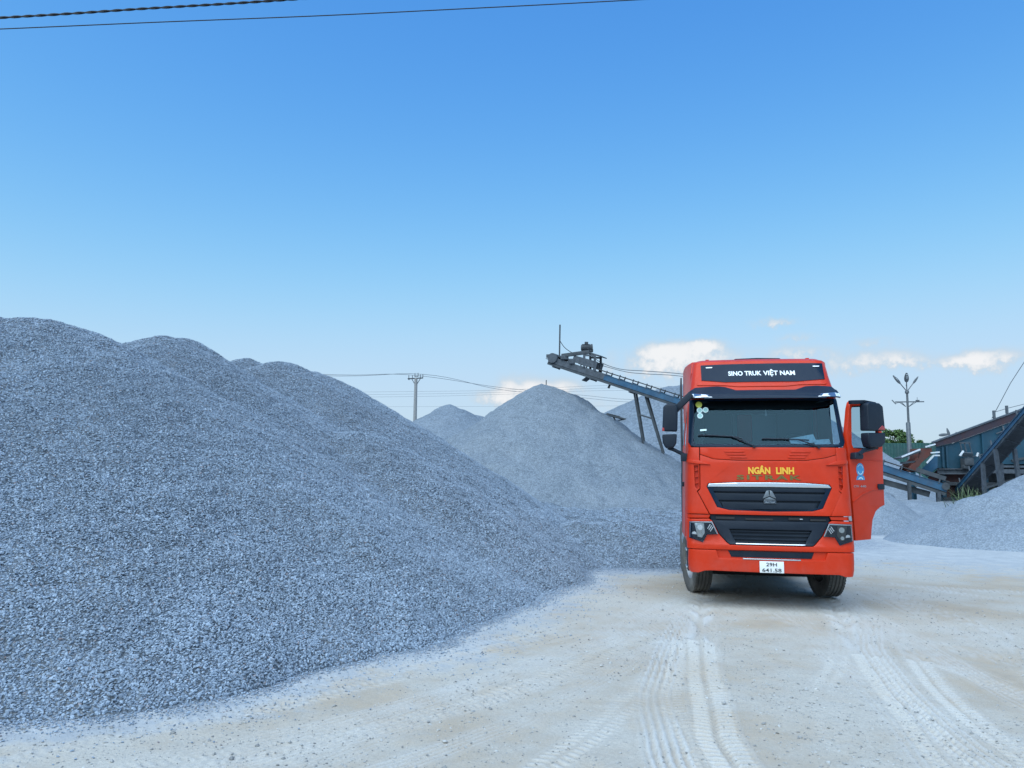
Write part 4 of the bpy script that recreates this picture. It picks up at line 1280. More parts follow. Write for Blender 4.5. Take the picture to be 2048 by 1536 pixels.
ld = panel('door', [(0.44, 1.04), (0.80, 1.03), (0.95, 1.35), (1.20, 1.50), (1.42, 1.52), (1.42, 3.12), (1.30, 3.19), (0.62, 3.19), (0.50, 2.9), (0.42, 2.45)], 'paint_red', off=0.010, thick=0.012, warp=False,
           holes=[[(0.52, 2.50), (1.34, 2.46), (1.34, 3.08), (0.66, 3.10)]], mapper=side_map(-1, 0.0), bev=0.004, cuts=False)
panel('window_pane', [(0.51, 2.49), (1.35, 2.45), (1.35, 3.09), (0.65, 3.11)], 'glass_dark', off=0.004, thick=0.004, warp=False, mapper=side_map(-1, 0.0), bev=0, parent=ld, cuts=False)
panel('door_handle', [(1.18, 1.82), (1.36, 1.82), (1.36, 1.90), (1.18, 1.90)], 'black_plastic', off=0.045, thick=0.04, warp=False, mapper=side_map(-1, 0.0), bev=0.01, parent=ld, cuts=False)
panel('window_pane', [(1.55, 2.55), (2.05, 2.55), (2.05, 2.95), (1.55, 2.95)], 'glass_dark', off=0.012, thick=0.004, warp=False, mapper=side_map(-1, 0.0), bev=0.002, cuts=False)


# --- mirrors
def soft_box(name, corners, d0, d1, m, parent, to, bevel=0.03):
    return MB().prism(corners, d0, d1, to=to).build(name, m, parent, bevel=bevel, seg=3)


idm = lambda x, y, z: (x, y, z)
mr = soft_box('mirror', [(-1.605, 2.725), (-1.365, 2.715), (-1.350, 3.12), (-1.40, 3.165), (-1.53, 3.165), (-1.585, 3.12)], 0.22, 0.42, 'black_plastic', truck, idm, 0.035)
soft_box('mirror_lower', [(-1.610, 2.665), (-1.372, 2.675), (-1.385, 2.52), (-1.43, 2.450), (-1.55, 2.445), (-1.60, 2.53)], 0.22, 0.40, 'black_plastic', mr, idm, 0.03)
MB().bar((-1.40, 0.34, 3.06), (-1.13, 0.30, 3.33), 0.09, 0.10).bar((-1.52, 0.36, 3.16), (-1.34, 0.34, 3.10), 0.08, 0.06).build('mirror_arm', 'black_plastic', mr, bevel=0.015)
MB().tube([(-1.52, 0.33, 2.455), (-1.42, 0.33, 2.42), (-1.32, 0.34, 2.37), (-1.24, 0.36, 2.33)], 0.032, 8).box((-1.255, 0.37, 2.30), (0.12, 0.12, 0.13)).build('mirror_arm', 'black_plastic', mr, bevel=0.01)
soft_box('mirror_lamp', [(-1.61, 2.722), (-1.57, 2.720), (-1.575, 2.775), (-1.605, 2.775)], 0.215, 0.30, 'lens_red', mr, idm, 0.008)

# --- driver's door, standing open
PHI = rad(50)
HX, HY = 1.235, 0.33


def dmap(s, y, z):
    """door axes: s along the door from its hinge, y = inward from the outer skin"""
    return (HX + s * math.sin(PHI) - y * math.cos(PHI), HY + s * math.cos(PHI) + y * math.sin(PHI), z)


dout = [(0.10, 1.03), (0.47, 1.04), (0.50, 1.20), (0.53, 1.34), (0.62, 1.475), (0.74, 1.54), (0.845, 1.57), (0.845, 2.00), (0.86, 2.45), (0.86, 3.0), (0.80, 3.15), (0.70, 3.19), (0.35, 3.225), (0.16, 3.21), (0.115, 3.18),
        (0.075, 3.08), (0.010, 2.74), (-0.015, 2.60), (0.02, 2.27), (0.07, 1.58)]
dwin = [(0.105, 2.52), (0.15, 2.455), (0.76, 2.455), (0.79, 2.50), (0.79, 3.02), (0.74, 3.11), (0.36, 3.14), (0.16, 3.125), (0.13, 3.07)]
door = panel('door', dout, 'paint_red', off=0.0, thick=0.07, warp=False, holes=[dwin], mapper=dmap, bev=0.012, cuts=False)
door['label'] = 'driver door standing open'
panel('window_pane', [(0.09, 2.50), (0.15, 2.44), (0.78, 2.44), (0.81, 2.50), (0.81, 3.04), (0.75, 3.13), (0.36, 3.155), (0.15, 3.14), (0.12, 3.08)], 'glass', off=-0.035, thick=0.005, warp=False, mapper=dmap, bev=0, parent=door, cuts=False)
panel('window_trim', [(0.09, 2.50), (0.14, 2.432), (0.775, 2.432), (0.81, 2.49), (0.81, 3.03), (0.75, 3.13), (0.36, 3.16), (0.15, 3.145), (0.115, 3.08)], 'black_plastic', off=-0.02, thick=0.012, warp=False,
      holes=[[(x, z) for x, z in [(0.125, 2.54), (0.16, 2.472), (0.75, 2.472), (0.775, 2.51), (0.775, 3.01), (0.73, 3.095), (0.36, 3.122), (0.17, 3.108), (0.147, 3.06)]]], mapper=dmap, bev=0.003, parent=door, cuts=False)
inner = [(x * 0.97 + 0.015, z + (0.03 if z < 2 else 0)) for x, z in dout if z < 2.46]
panel('inner_trim', [(0.04, 2.43), (0.04, 2.3), (0.09, 1.60), (0.12, 1.07), (0.45, 1.07), (0.51, 1.36), (0.62, 1.50), (0.83, 1.60), (0.84, 2.43)], 'interior_grey', off=-0.071, thick=0.04, warp=False, mapper=dmap, bev=0, parent=door, cuts=False)
for zz, pts in ((0, [(0.20, 2.278), (0.845, 2.272), (0.845, 2.284), (0.20, 2.290)]), (0, [(0.075, 1.618), (0.29, 1.726), (0.51, 1.795), (0.69, 1.816), (0.69, 1.830), (0.50, 1.812), (0.28, 1.744), (0.07, 1.636)])):
    panel('door_crease', pts, 'paint_red', off=0.012, thick=0.014, warp=False, mapper=dmap, bev=0.005, parent=door, cuts=False)
panel('door_handle', [(0.685, 1.812), (0.845, 1.815), (0.845, 1.905), (0.685, 1.902)], 'black_plastic', off=0.02, thick=0.03, warp=False, mapper=dmap, bev=0.012, parent=door, cuts=False)
badge_o = [(0.277 + 0.092 * math.cos(t), 2.125 + 0.105 * math.sin(t)) for t in [math.pi * 2 * k / 24 for k in range(24)]]
panel('door_badge', badge_o, 'badge_blue', off=0.003, thick=0.003, warp=False, mapper=dmap, bev=0, parent=door, cuts=False)
panel('door_badge', [(0.175, 1.965), (0.382, 1.965), (0.36, 2.03), (0.20, 2.03)], 'badge_blue', off=0.003, thick=0.003, warp=False, mapper=dmap, bev=0, parent=door, cuts=False)
arc = lambda r0, r1, a0, a1, cx, cz, n=12: [(cx + r1 * math.cos(rad(a0 + (a1 - a0) * k / n)), cz + r1 * 1.1 * math.sin(rad(a0 + (a1 - a0) * k / n))) for k in range(n + 1)] + \
    [(cx + r0 * math.cos(rad(a1 + (a0 - a1) * k / n)), cz + r0 * 1.1 * math.sin(rad(a1 + (a0 - a1) * k / n))) for k in range(n + 1)]
panel('badge_ring', arc(0.060, 0.070, 200, 345, 0.277, 2.125), 'sticker_pale', off=0.006, thick=0.003, warp=False, mapper=dmap, bev=0, parent=door, cuts=False)
panel('badge_ring', arc(0.066, 0.072, 20, 150, 0.277, 2.125), 'sticker_pale', off=0.006, thick=0.003, warp=False, mapper=dmap, bev=0, parent=door, cuts=False)
panel('badge_ribbon', arc(0.060, 0.075, 40, 140, 0.278, 1.925), 'sticker_pale', off=0.006, thick=0.003, warp=False, mapper=dmap, bev=0, parent=door, cuts=False)
lettering('C7H', 0.108, 0.225, 1.848, 1.884, 'silver', door, off=0.002, bold=0.0, thick=0.003, warp=False, mapper=dmap)
lettering('440', 0.265, 0.402, 1.848, 1.884, 'silver', door, off=0.002, bold=0.0, thick=0.003, warp=False, mapper=dmap)
m2 = soft_box('mirror', [(0.225, 2.730), (0.645, 2.742), (0.615, 3.13), (0.53, 3.175), (0.30, 3.185), (0.235, 3.15)], -0.22, -0.06, 'black_plastic', door, dmap, 0.03)
soft_box('mirror_lower', [(0.232, 2.60), (0.235, 2.698), (0.660, 2.710), (0.645, 2.55), (0.555, 2.482), (0.28, 2.468)], -0.21, -0.06, 'black_plastic', door, dmap, 0.028)
MB().bar(dmap(0.03, -0.05, 3.175), dmap(0.30, -0.10, 3.19), 0.07, 0.06).bar(dmap(0.26, -0.10, 3.20), dmap(0.53, -0.12, 3.175), 0.08, 0.04).build('mirror_arm', 'black_plastic', door, bevel=0.012)
MB().tube([dmap(0.56, -0.11, 2.485), dmap(0.40, -0.11, 2.455), dmap(0.24, -0.10, 2.42), dmap(0.15, -0.08, 2.36)], 0.034, 8).build('mirror_arm', 'black_plastic', door)
soft_box('mirror_foot', [(0.045, 2.285), (0.24, 2.29), (0.255, 2.35), (0.20, 2.40), (0.06, 2.385)], -0.10, 0.02, 'black_plastic', door, dmap, 0.02)
soft_box('mirror_lamp', [(0.46, 2.752), (0.630, 2.752), (0.622, 2.80), (0.56, 2.822)], -0.226, -0.20, 'lens_red', door, dmap, 0.006)

# ------------------------------------------------------------------ belt conveyors
def conveyor(root, tail, head, width, style, n_br, name_br='idler_bracket'):
    """frame, belt and rollers between two points; returns a mapping (s, l, h) -> point and the length"""
    T, H = Vector(tail), Vector(head)
    d = (H - T)
    L = d.length
    d = d / L
    side = d.cross(Vector((0, 0, 1))).normalized()
    up = side.cross(d).normalized()
    base = Vector(root.location)
    hk = style.get('hk', 1.0)
    to = lambda s, l, h: T + d * s + side * l + up * h * hk - base
    for l in (-width / 2, width / 2):
        a, b = (0.0, L * style.get('split', 1.0))
        MB().bar(to(a, l, -0.08), to(b, l, -0.08), 0.07, style.get('deep', 0.30), up=up).bar(to(a, l, 0.075), to(b, l, 0.075), 0.13, 0.025, up=up).bar(to(a, l, -0.235), to(b, l, -0.235), 0.13, 0.025, up=up).build('side_channel', style['mat'], root)
        if style.get('split', 1.0) < 1.0:
            MB().bar(to(b, l, -0.06), to(L, l, -0.06), 0.08, 0.36, up=up).build('head_channel', 'steel_dusty', root)
    MB().bar(to(0, 0, 0.25), to(L, 0, 0.25), width * 0.95, 0.05, up=up).build('belt', 'belt_rubber', root)
    MB().bar(to(0, 0, -0.33), to(L, 0, -0.31), width * 0.98, 0.16, up=up).build('return_belt', 'belt_rubber', root)
    for l in (-width / 2, width / 2):
        MB().bar(to(0, l, -0.36), to(L, l, -0.33), 0.08, 0.14, up=up).build('lower_chord', style['low'], root)
    br = None
    for k in range(n_br):
        s = L * (k + 0.5) / n_br
        o = to(s, 0, 0)
        if br is None:
            q = lambda ss, l, h: d * ss + side * l + up * h
            b = MB()
            for l in (-width / 2, width / 2):
                b.bar(q(0, l * 1.04, 0.0), q(0, l * 1.04, 0.32), 0.05, 0.06, up=d)
            b.bar(q(0, -width / 2, 0.10), q(0, width / 2, 0.10), 0.06, 0.06, up=up)
            br = b.build(name_br, style.get('brk', 'steel_dusty'), root)
            br.location = o
        else:
            share(br, name_br, root, o)
        if k % 3 == 1 and n_br > 16:
            MB().tube([to(s, -width * 0.6, -0.43), to(s, width * 0.6, -0.43)], 0.05, 8).bar(to(s, width * 0.55, -0.5), to(s, width * 0.55, -0.2), 0.05, 0.05, up=d).build('return_roller', 'steel_dusty', root)
    return to, L, d, side, up


c1 = thing('belt_conveyor', 'long blue belt conveyor rising left behind the truck to the gravel cone', 'conveyor', (20.46, 37.0, 0.0), group='belt conveyors')
to1, L1, d1, s1, u1 = conveyor(c1, (20.75, 36.85, 1.60), (2.43, 46.0, 8.95), 0.9, dict(mat='steel_blue', low='steel_dark', split=0.83, deep=0.30), 26)
B1 = Vector(c1.location)
# support trestles
for fx, sp in ((0.725, 1.0), (0.30, 0.5)):
    s = L1 * fx
    for l in (-0.22, 0.22):
        for ds, dn in ((-0.35, -1.35), (0.35, -0.25)):
            a = to1(s + ds, l, -0.4)
            g = a - d1 * (dn * sp * 0.0)
            foot = Vector((a.x + (1.9 if ds < 0 else 1.1) * sp, a.y + (0.5 if l > 0 else -0.1), 0.0 - 0.05))
            MB().bar(a, foot, 0.10, 0.10, up=(1, 0, 0)).build('trestle_leg', 'steel_dark', c1)
        p, q = to1(s - 0.35, l, -0.4), to1(s + 0.35, l, -0.4)
        MB().bar((p.x + 0.36 * sp, p.y, p.z - 1.25 * sp), (q.x + 0.20 * sp, q.y, q.z - 1.22 * sp), 0.08, 0.08).build('trestle_tie', 'steel_dark', c1)
# head: drive frame, motor, drum, scraper, pole and cable
hd = L1
for l in (-0.5, 0.5):
    b = MB()
    for ds in (-3.05, -2.35):
        p = to1(hd + ds, l, 0.1)
        b.bar(p, p + Vector((0, 0, 0.95)), 0.13, 0.13, up=(1, 0, 0))
    p, q = to1(hd - 3.05, l, 0.1), to1(hd - 2.35, l, 0.1)
    b.bar(p + Vector((0, 0, 0.9)), q + Vector((0, 0, 0.72)), 0.1, 0.1)
    b.bar(to1(hd - 3.05, l, 0.45), to1(hd - 1.5, l, 0.40), 0.05, 0.40, up=u1)
    b.build('drive_frame', 'steel_dusty', c1)
pm = to1(hd - 2.3, 0, 0.0)
MB().bar(to1(hd - 3.1, 0, 1.02), to1(hd - 2.1, 0, 1.02), 1.1, 0.06, up=u1).build('drive_deck', 'steel_dusty', c1)
mo = MB().lathe([(0.0, -0.36), (0.17, -0.34), (0.20, -0.28), (0.20, 0.22), (0.23, 0.24), (0.23, 0.33), (0.0, 0.36)], pm + Vector((0.05, 0, 1.32)), 'X', 20)
for k in range(12):
    t = 2 * math.pi * k / 12
    mo.box(pm + Vector((-0.0, 0.215 * math.cos(t), 1.32 + 0.215 * math.sin(t))), (0.46, 0.02, 0.04), Matrix.Rotation(t, 3, 'X'))
mo.box(pm + Vector((0.02, -0.05, 1.60)), (0.20, 0.18, 0.12)).box(pm + Vector((0.30, 0, 1.15)), (0.22, 0.3, 0.16))
mo.build('motor', 'steel_dark', c1)
gb = to1(hd - 1.9, -0.5, 0.7)
MB().bar(to1(hd - 2.35, -0.52, 1.05), to1(hd - 0.75, -0.52, 0.35), 0.12, 0.22).build('belt_guard', 'steel_dark', c1, bevel=0.02)
MB().tube([to1(hd - 0.25, -0.62, 0.05), to1(hd - 0.25, 0.62, 0.05)], 0.30, 18).build('head_drum', 'steel_dusty', c1)
MB().box(to1(hd - 0.95, -0.5, 0.30), (0.45, 0.2, 0.25)).box(to1(hd - 1.5, -0.52, 0.22), (0.35, 0.2, 0.3)).box(to1(hd - 0.6, 0.45, 0.25), (0.4, 0.2, 0.3)).build('bearing_block', 'steel_dusty', c1, bevel=0.03)
MB().bar(to1(hd - 0.1, 0, -0.05), to1(hd + 0.25, 0, -0.10), 0.8, 0.03).bar(to1(hd - 0.1, -0.5, 0.15), to1(hd + 0.2, -0.5, 0.05), 0.08, 0.2).build('scraper_plate', 'steel_dusty', c1)
MB().bar(to1(hd - 2.6, 0.0, -0.40), to1(hd - 2.4, 0.0, -0.66), 0.7, 0.05).bar(to1(hd - 3.9, 0.3, -0.36), to1(hd - 3.88, 0.3, -0.62), 0.1, 0.1).build('belt_cleaner', 'steel_dark', c1)
MB().tube([Vector((2.84, 45.8, 9.0)) - B1, Vector((2.87, 45.8, 11.02)) - B1], 0.045, 8).build('mast', 'steel_dark', c1)
w_ = lambda pts: [Vector(p) - B1 for p in pts]


def sag(pts, n=6):
    P = spline([(p[0], p[1], p[2]) for p in pts], n)
    return [tuple(p) for p in P]


MB().tube(w_(sag([(2.86, 45.8, 10.05), (3.12, 45.75, 9.65), (3.46, 45.6, 9.35), (3.75, 45.6, 9.22)])), 0.022, 6).build('power_cable', 'cable_black', c1)
MB().tube(w_(sag([(4.45, 45.2, 9.30), (5.19, 45.0, 8.53 + 0.12), (6.3, 44.5, 8.17), (7.58, 43.5, 7.93), (9.39, 42.0, 7.58), (13.0, 40.5, 6.9)])), 0.020, 6).build('power_cable', 'wire_grey', c1)
MB().tube(w_(sag([(5.3, 44.9, 8.42), (6.6, 44.4, 8.0), (7.6, 43.6, 7.78), (9.39, 42.0, 7.45), (13.0, 40.5, 6.7)])), 0.018, 6).build('power_cable', 'wire_grey', c1)
# tail: skirt boards, posts and take-up
for l in (-0.48, 0.48):
    MB().bar(to1(0.2, l, 0.34), to1(1.5, l, 0.34), 0.04, 0.20, up=u1).build('skirt_board', 'steel_dark', c1)
    for s in (0.3, 1.6, 2.9):
        p = to1(s, l, -0.35)
        MB().bar(p, Vector((p.x, p.y, 0.5)), 0.13, 0.13, up=(1, 0, 0)).build('tail_post', 'steel_dark' if s > 1 else 'steel_dusty', c1)
MB().tube([to1(0.1, -0.6, 0.0), to1(0.1, 0.6, 0.0)], 0.17, 16).build('tail_drum', 'steel_dark', c1)
MB().bar(to1(0.6, 0.2, -0.6), to1(3.0, 0.2, -0.75), 0.9, 0.28, up=u1).build('tail_undertray', 'steel_dark', c1)

c2 = thing('belt_conveyor', 'steep dark blue conveyor climbing off the right edge past the plant', 'conveyor', (22.1, 38.0, 0.0), group='belt conveyors')
to2, L2, d2, s2, u2 = conveyor(c2, (22.25, 38.2, 1.45), (19.35, 25.6, 6.35), 0.62, dict(mat='steel_blue', low='steel_dark', deep=0.20, hk=0.6), 9)
for fx, dx in ((0.30, 0.0), (0.42, 0.25)):
    for l in (-0.36, 0.36):
        a = to2(L2 * fx, l, -0.4)
        MB().bar(a, (a.x + dx, a.y, -0.05), 0.14, 0.14, up=(1, 0, 0)).build('trestle_leg', 'steel_dusty', c2)
for k in range(9):
    s = L2 * (0.06 + 0.1 * k)
    MB().bar(to2(s, -0.4, -0.45), to2(s + 0.6, 0.4, -0.45), 0.05, 0.05).build('truss_brace', 'steel_dark', c2)

# ------------------------------------------------------------------ blue crushing and screening plant at the right
PY = 38.0
plant = thing('screening_plant', 'large dark blue steel crushing plant with rust-edged hopper at the right', 'crushing plant', (22.5, PY, 0.0))
PB = Vector(plant.location)
tp = lambda x, y, z: (x - PB.x, y - PB.y, z)
tq = lambda x, y, z: (x - PB.x + max(0.0, y - PY) * 0.56, y - PB.y, z)      # the plant stands askew: its length runs away along this line
pbody = [(20.92, 3.54), (21.8, 3.74), (25.38, 5.06), (29.0, 6.40), (29.0, 2.75), (25.31, 2.75), (24.0, 2.72), (22.51, 2.62), (21.86, 2.49), (20.93, 2.52)]
body = MB().prism(pbody, PY, PY + 3.2, to=tq).build('hopper_body', 'steel_teal', plant, smooth=False)
MB().prism([(20.77, 3.72), (25.41, 5.45), (29.1, 6.85), (29.1, 6.42), (25.38, 5.08), (21.8, 3.76), (20.94, 3.56)], PY - 0.10, PY + 0.02, to=tp).build('hopper_rim', 'rust_strip', plant, smooth=False)
MB().prism([(20.77, 3.74), (25.41, 5.47), (29.1, 6.87), (29.1, 6.93), (25.41, 5.53), (20.77, 3.80)], PY - 0.16, PY + 0.10, to=tp).build('rim_cap', 'steel_dusty', plant, smooth=False)
for x, z0, z1 in ((21.20, 2.53, 3.52), (21.40, 2.53, 3.58), (23.2, 3.05, 4.2), (24.3, 3.4, 4.62)):
    MB().box(tp(x, PY - 0.06, (z0 + z1) / 2), (0.09, 0.12, z1 - z0)).build('stiffener', 'steel_teal', plant)
MB().prism([(20.98, 3.41), (20.93, 2.52), (20.36, 2.07), (20.06, 2.38), (20.80, 3.05)], PY - 0.05, PY + 2.6, to=tq).build('discharge_chute', 'steel_blue', plant, smooth=False)
MB().prism([(20.43, 2.05), (20.96, 2.46), (22.5, 2.53), (22.29, 2.10), (22.0, 1.5), (21.3, 0.9), (20.9, 1.2)], PY + 0.3, PY + 2.9, to=tq).build('lower_hopper', 'rust_dark', plant, smooth=False)
MB().bar(tp(20.90, PY - 0.12, 2.46), tp(22.9, PY - 0.12, 2.48), 0.22, 0.05).bar(tp(20.90, PY - 0.12, 2.23), tp(22.9, PY - 0.12, 2.25), 0.22, 0.05).bar(tp(20.90, PY - 0.08, 2.34), tp(22.9, PY - 0.08, 2.36), 0.06, 0.2).build('support_beam', 'steel_dusty', plant)
# rusty chute with pale lips that feeds the long conveyor
ch = MB().prism([(19.73, 3.43), (20.31, 3.46), (20.32, 3.2), (19.79, 2.76), (19.43, 2.3), (19.14, 2.29), (19.07, 2.34), (19.3, 2.66), (19.68, 2.95)], PY - 0.75, PY - 0.68, to=tp).prism(
    [(19.73, 3.43), (20.31, 3.46), (20.32, 3.2), (19.79, 2.76), (19.43, 2.3), (19.14, 2.29), (19.07, 2.34), (19.3, 2.66), (19.68, 2.95)], PY + 0.1, PY + 0.17, to=tp)
ch.bar(tp(20.32, PY - 0.3, 3.2), tp(19.79, PY - 0.3, 2.76), 0.8, 0.05).bar(tp(19.79, PY - 0.3, 2.76), tp(19.43, PY - 0.3, 2.3), 0.8, 0.05)
ch.build('feed_chute', 'rust', plant, smooth=False)
for (a, b) in (((18.79, 3.01), (19.70, 3.38)), ((19.95, 3.50), (20.44, 3.64)), ((19.98, 2.73), (20.34, 3.10)), ((20.34, 3.10), (20.62, 3.10)), ((20.20, 3.22), (20.62, 3.26))):
    MB().bar(tp(a[0], PY - 0.85, a[1]), tp(b[0], PY - 0.85, b[1]), 0.06, 0.065).build('chute_lip', 'white_paint', plant)
MB().bar(tp(18.75, PY - 0.5, 2.93), tp(19.75, PY - 0.5, 3.30), 0.7, 0.06).bar(tp(18.9, PY - 0.6, 2.72), tp(19.5, PY - 0.6, 2.8), 0.3, 0.08).build('feed_tray', 'steel_dark', plant)
# vibrator motor in its guard frame
fr_ = MB()
for a, b in (((21.94, 3.72), (22.02, 3.26)), ((22.14, 3.74), (22.22, 3.28)), ((22.36, 3.76), (22.50, 3.22)), ((21.90, 3.75), (22.42, 3.78)), ((21.92, 3.72), (22.46, 3.70))):
    fr_.bar(tp(a[0], PY - 0.35, a[1]), tp(b[0], PY - 0.35, b[1]), 0.035, 0.035)
fr_.build('guard_frame', 'steel_dusty', plant)
for k in range(4):
    MB().bar(tp(21.98, PY - 0.4, 3.06 + 0.065 * k), tp(22.50, PY - 0.4, 3.05 + 0.065 * k), 0.12, 0.022, up=(0, -0.3, 0.95)).build('louvre_slat', 'steel_dusty' if k in (0, 3) else 'steel_dark', plant)
MB().bar(tp(21.80, PY - 0.5, 3.10), tp(21.98, PY - 0.5, 3.34), 0.08, 0.07).bar(tp(22.62, PY - 0.5, 3.08), tp(22.70, PY - 0.5, 3.26), 0.08, 0.06).build('guard_bracket', 'white_paint', plant)
MB().box(tp(22.25, PY - 0.3, 2.82), (0.46, 0.4, 0.34)).box(tp(22.15, PY - 0.3, 2.58), (0.3, 0.3, 0.2)).build('vibrator', 'steel_dark', plant, bevel=0.04)
# lower frame, screens and posts in the shade under the hopper
for x in (21.3, 23.4, 25.6, 28.0):
    for y in (PY + 0.2, PY + 3.0):
        MB().box(tp(x, y, 1.25), (0.18, 0.18, 2.6)).build('frame_post', 'steel_teal', plant)
for z in (1.0, 1.75):
    MB().bar(tp(21.2, PY + 0.1, z), tp(28.2, PY + 0.1, z), 0.12, 0.16).build('frame_beam', 'steel_dark', plant)
MB().bar(tp(22.6, PY - 0.2, 2.62), tp(28.5, PY - 0.2, 2.60), 0.14, 0.10).build('walkway_edge', 'steel_dusty', plant)
MB().bar(tp(22.45, PY - 0.15, 2.38), tp(28.5, PY - 0.15, 2.36), 0.5, 0.20).build('walkway', 'steel_dusty', plant)
MB().box(tp(26.9, PY + 2.2, 1.6), (7.6, 1.4, 2.4)).build('screen_box', 'steel_dark', plant, smooth=False)
for a, b in (((23.0, 1.5), (25.6, 2.3)), ((23.4, 1.2), (27.0, 2.1)), ((24.6, 2.9), (28.0, 3.6))):
    MB().bar(tp(a[0], PY - 0.05, a[1]), tp(b[0], PY - 0.05, b[1]), 0.1, 0.1).build('frame_brace', 'steel_dark', plant)
MB().tube([tp(23.9, PY - 0.08, 4.22), tp(25.0, PY - 0.08, 4.62)], 0.03, 6).tube([tp(22.4, PY - 0.08, 3.0), tp(23.9, PY - 0.1, 3.4)], 0.02, 6).build('hose', 'steel_dusty', plant)
for x, z in ((23.9, 4.95), (24.55, 5.2)):
    MB().box(tp(x, PY, z + 0.22), (0.10, 0.10, 0.40)).build('rim_post', 'lamp_metal', plant)
MB().tube([tp(23.9, PY, 5.28), tp(24.55, PY, 5.48), tp(25.6, PY, 5.75)], 0.015, 6).build('hand_line', 'wire_grey', plant)
MB().tube([tp(23.53, 36.0 + 1.6, 4.95), tp(24.30, 36.0 + 1.2, 6.65), tp(26.0, 36.0, 10.0)], 0.018, 6).build('stay_wire', 'wire_grey', plant)

# ------------------------------------------------------------------ street lamps, fence, tree, grass
lamp = thing('street_lamp', 'grey street lamp with three upswept heads and a cross arm', 'street lamp', (26.85, 52.0, 0.0))


def lamp_head(b, base, tip, w):
    base, tip = Vector(base), Vector(tip)
    d = tip - base
    L = d.length
    d = d / L
    sd = Vector((1, 0, 0)) if abs(d.x) < 0.3 else d.cross(Vector((0, 1, 0))).normalized()
    nn = sd.cross(d).normalized()
    rings = []
    for k in range(11):
        t = k / 10
        ww = w * math.sin(math.pi * min(1, 0.08 + 0.86 * t ** 0.75)) ** 0.7
        rings.append([base + d * L * t + sd * ww * math.cos(a) + nn * ww * 0.32 * math.sin(a) for a in [2 * math.pi * j / 10 for j in range(10)]])
    vs = [p for r in rings for p in r]
    fs = [(i * 10 + j, i * 10 + (j + 1) % 10, (i + 1) * 10 + (j + 1) % 10, (i + 1) * 10 + j) for i in range(10) for j in range(10)]
    fs += [tuple(range(9, -1, -1)), tuple(100 + j for j in range(10))]
    b._add(vs, fs)


MB().lathe([(0.20, 0), (0.20, 0.5), (0.15, 0.55), (0.14, 5.7), (0.13, 5.72), (0.13, 5.75)], (0, 0, 0), 'Z', 14).build('pole', 'lamp_metal', lamp)
MB().lathe([(0.075, 5.7), (0.068, 7.85), (0.0, 7.86)], (0.03, 0, 0), 'Z', 12).build('upper_pole', 'lamp_metal', lamp)
MB().lathe([(0.0, 7.72), (0.12, 7.72), (0.13, 7.78), (0.13, 7.86), (0.10, 7.92), (0.0, 7.94)], (0.03, 0, 0), 'Z', 12).build('collar', 'lamp_metal', lamp)
for tip, mid, w in (((-0.92, -0.10, 8.93), (-0.42, -0.05, 8.38), 0.105), ((-0.22, -0.55, 9.06), (-0.10, -0.25, 8.46), 0.165), ((0.90, 0.10, 8.90), (0.50, 0.05, 8.42), 0.08), ((0.40, 0.8, 8.42), (0.28, 0.5, 8.24), 0.05)):
    MB().tube([(0.03, 0, 7.85), mid], 0.03, 6).build('lamp_arm', 'lamp_metal', lamp)
    b = MB()
    lamp_head(b, mid, tip, w)
    hd_ = b.build('lamp_head', 'lamp_metal', lamp)
    if w > 0.1:
        m0, m1 = Vector(mid), Vector(tip)
        for t in (0.45, 0.62, 0.8):
            c = m0.lerp(m1, t) + Vector((0.0, -0.06, -0.0))
            MB().box(c, (0.10 * w / 0.16, 0.02, 0.05)).build('lamp_window', 'lamp_glass', hd_)
MB().bar((-0.80, 0, 7.13), (1.15, 0, 7.17), 0.07, 0.07).build('cross_arm', 'lamp_metal', lamp)
for s in (-1, 1):
    for dx in (0.0, 0.16):
        MB().bar((s * 0.10, 0, 6.82), (s * (0.42 + dx) + 0.03, 0, 7.13), 0.035, 0.035).build('arm_brace', 'lamp_metal', lamp)
MB().bar((-1.02, 0, 7.26), (-0.82, -0.1, 6.98), 0.30, 0.05).bar((-0.82, 0, 7.02), (-0.45, 0, 7.12), 0.03, 0.03).build('flood_lamp', 'lamp_metal', lamp)
MB().box((0.72, 0, 7.24), (0.22, 0.1, 0.08)).bar((0.70, 0, 7.28), (0.70, 0, 7.48), 0.02, 0.02).build('arm_fitting', 'lamp_metal', lamp)

lamp2 = thing('street_lamp', 'far street lamp whose leaf-shaped heads peep over the hopper', 'street lamp', (63.6, 112.0, 0.0))
MB().lathe([(0.20, 0), (0.12, 8.0), (0.0, 8.0)], (0, 0, 0), 'Z', 12).build('pole', 'lamp_metal', lamp2)
for base, tip, w in (((0.15, 0, 8.2), (-0.15, 0, 9.3), 0.22), ((1.10, 0, 7.6), (1.15, 0, 8.75), 0.22)):
    b = MB()
    lamp_head(b, base, tip, w)
    b.build('lamp_head', 'lamp_metal', lamp2)
MB().bar((0, 0, 7.6), (1.1, 0, 7.7), 0.1, 0.1).bar((0, 0, 7.7), (0.15, 0, 8.3), 0.08, 0.08).bar((-1.2, 0, 7.3), (1.3, 0, 7.35), 0.1, 0.12).build('cross_arm', 'lamp_metal', lamp2)
b = MB()
lamp_head(b, (-1.4, 0, 8.25), (0.1, 0, 8.4), 0.22)
b.bar((-1.2, 0, 7.3), (-1.25, 0, 7.85), 0.08, 0.08).bar((0.6, 0, 7.3), (0.85, 0, 7.9), 0.08, 0.08).build('flood_lamp', 'lamp_metal', lamp2)

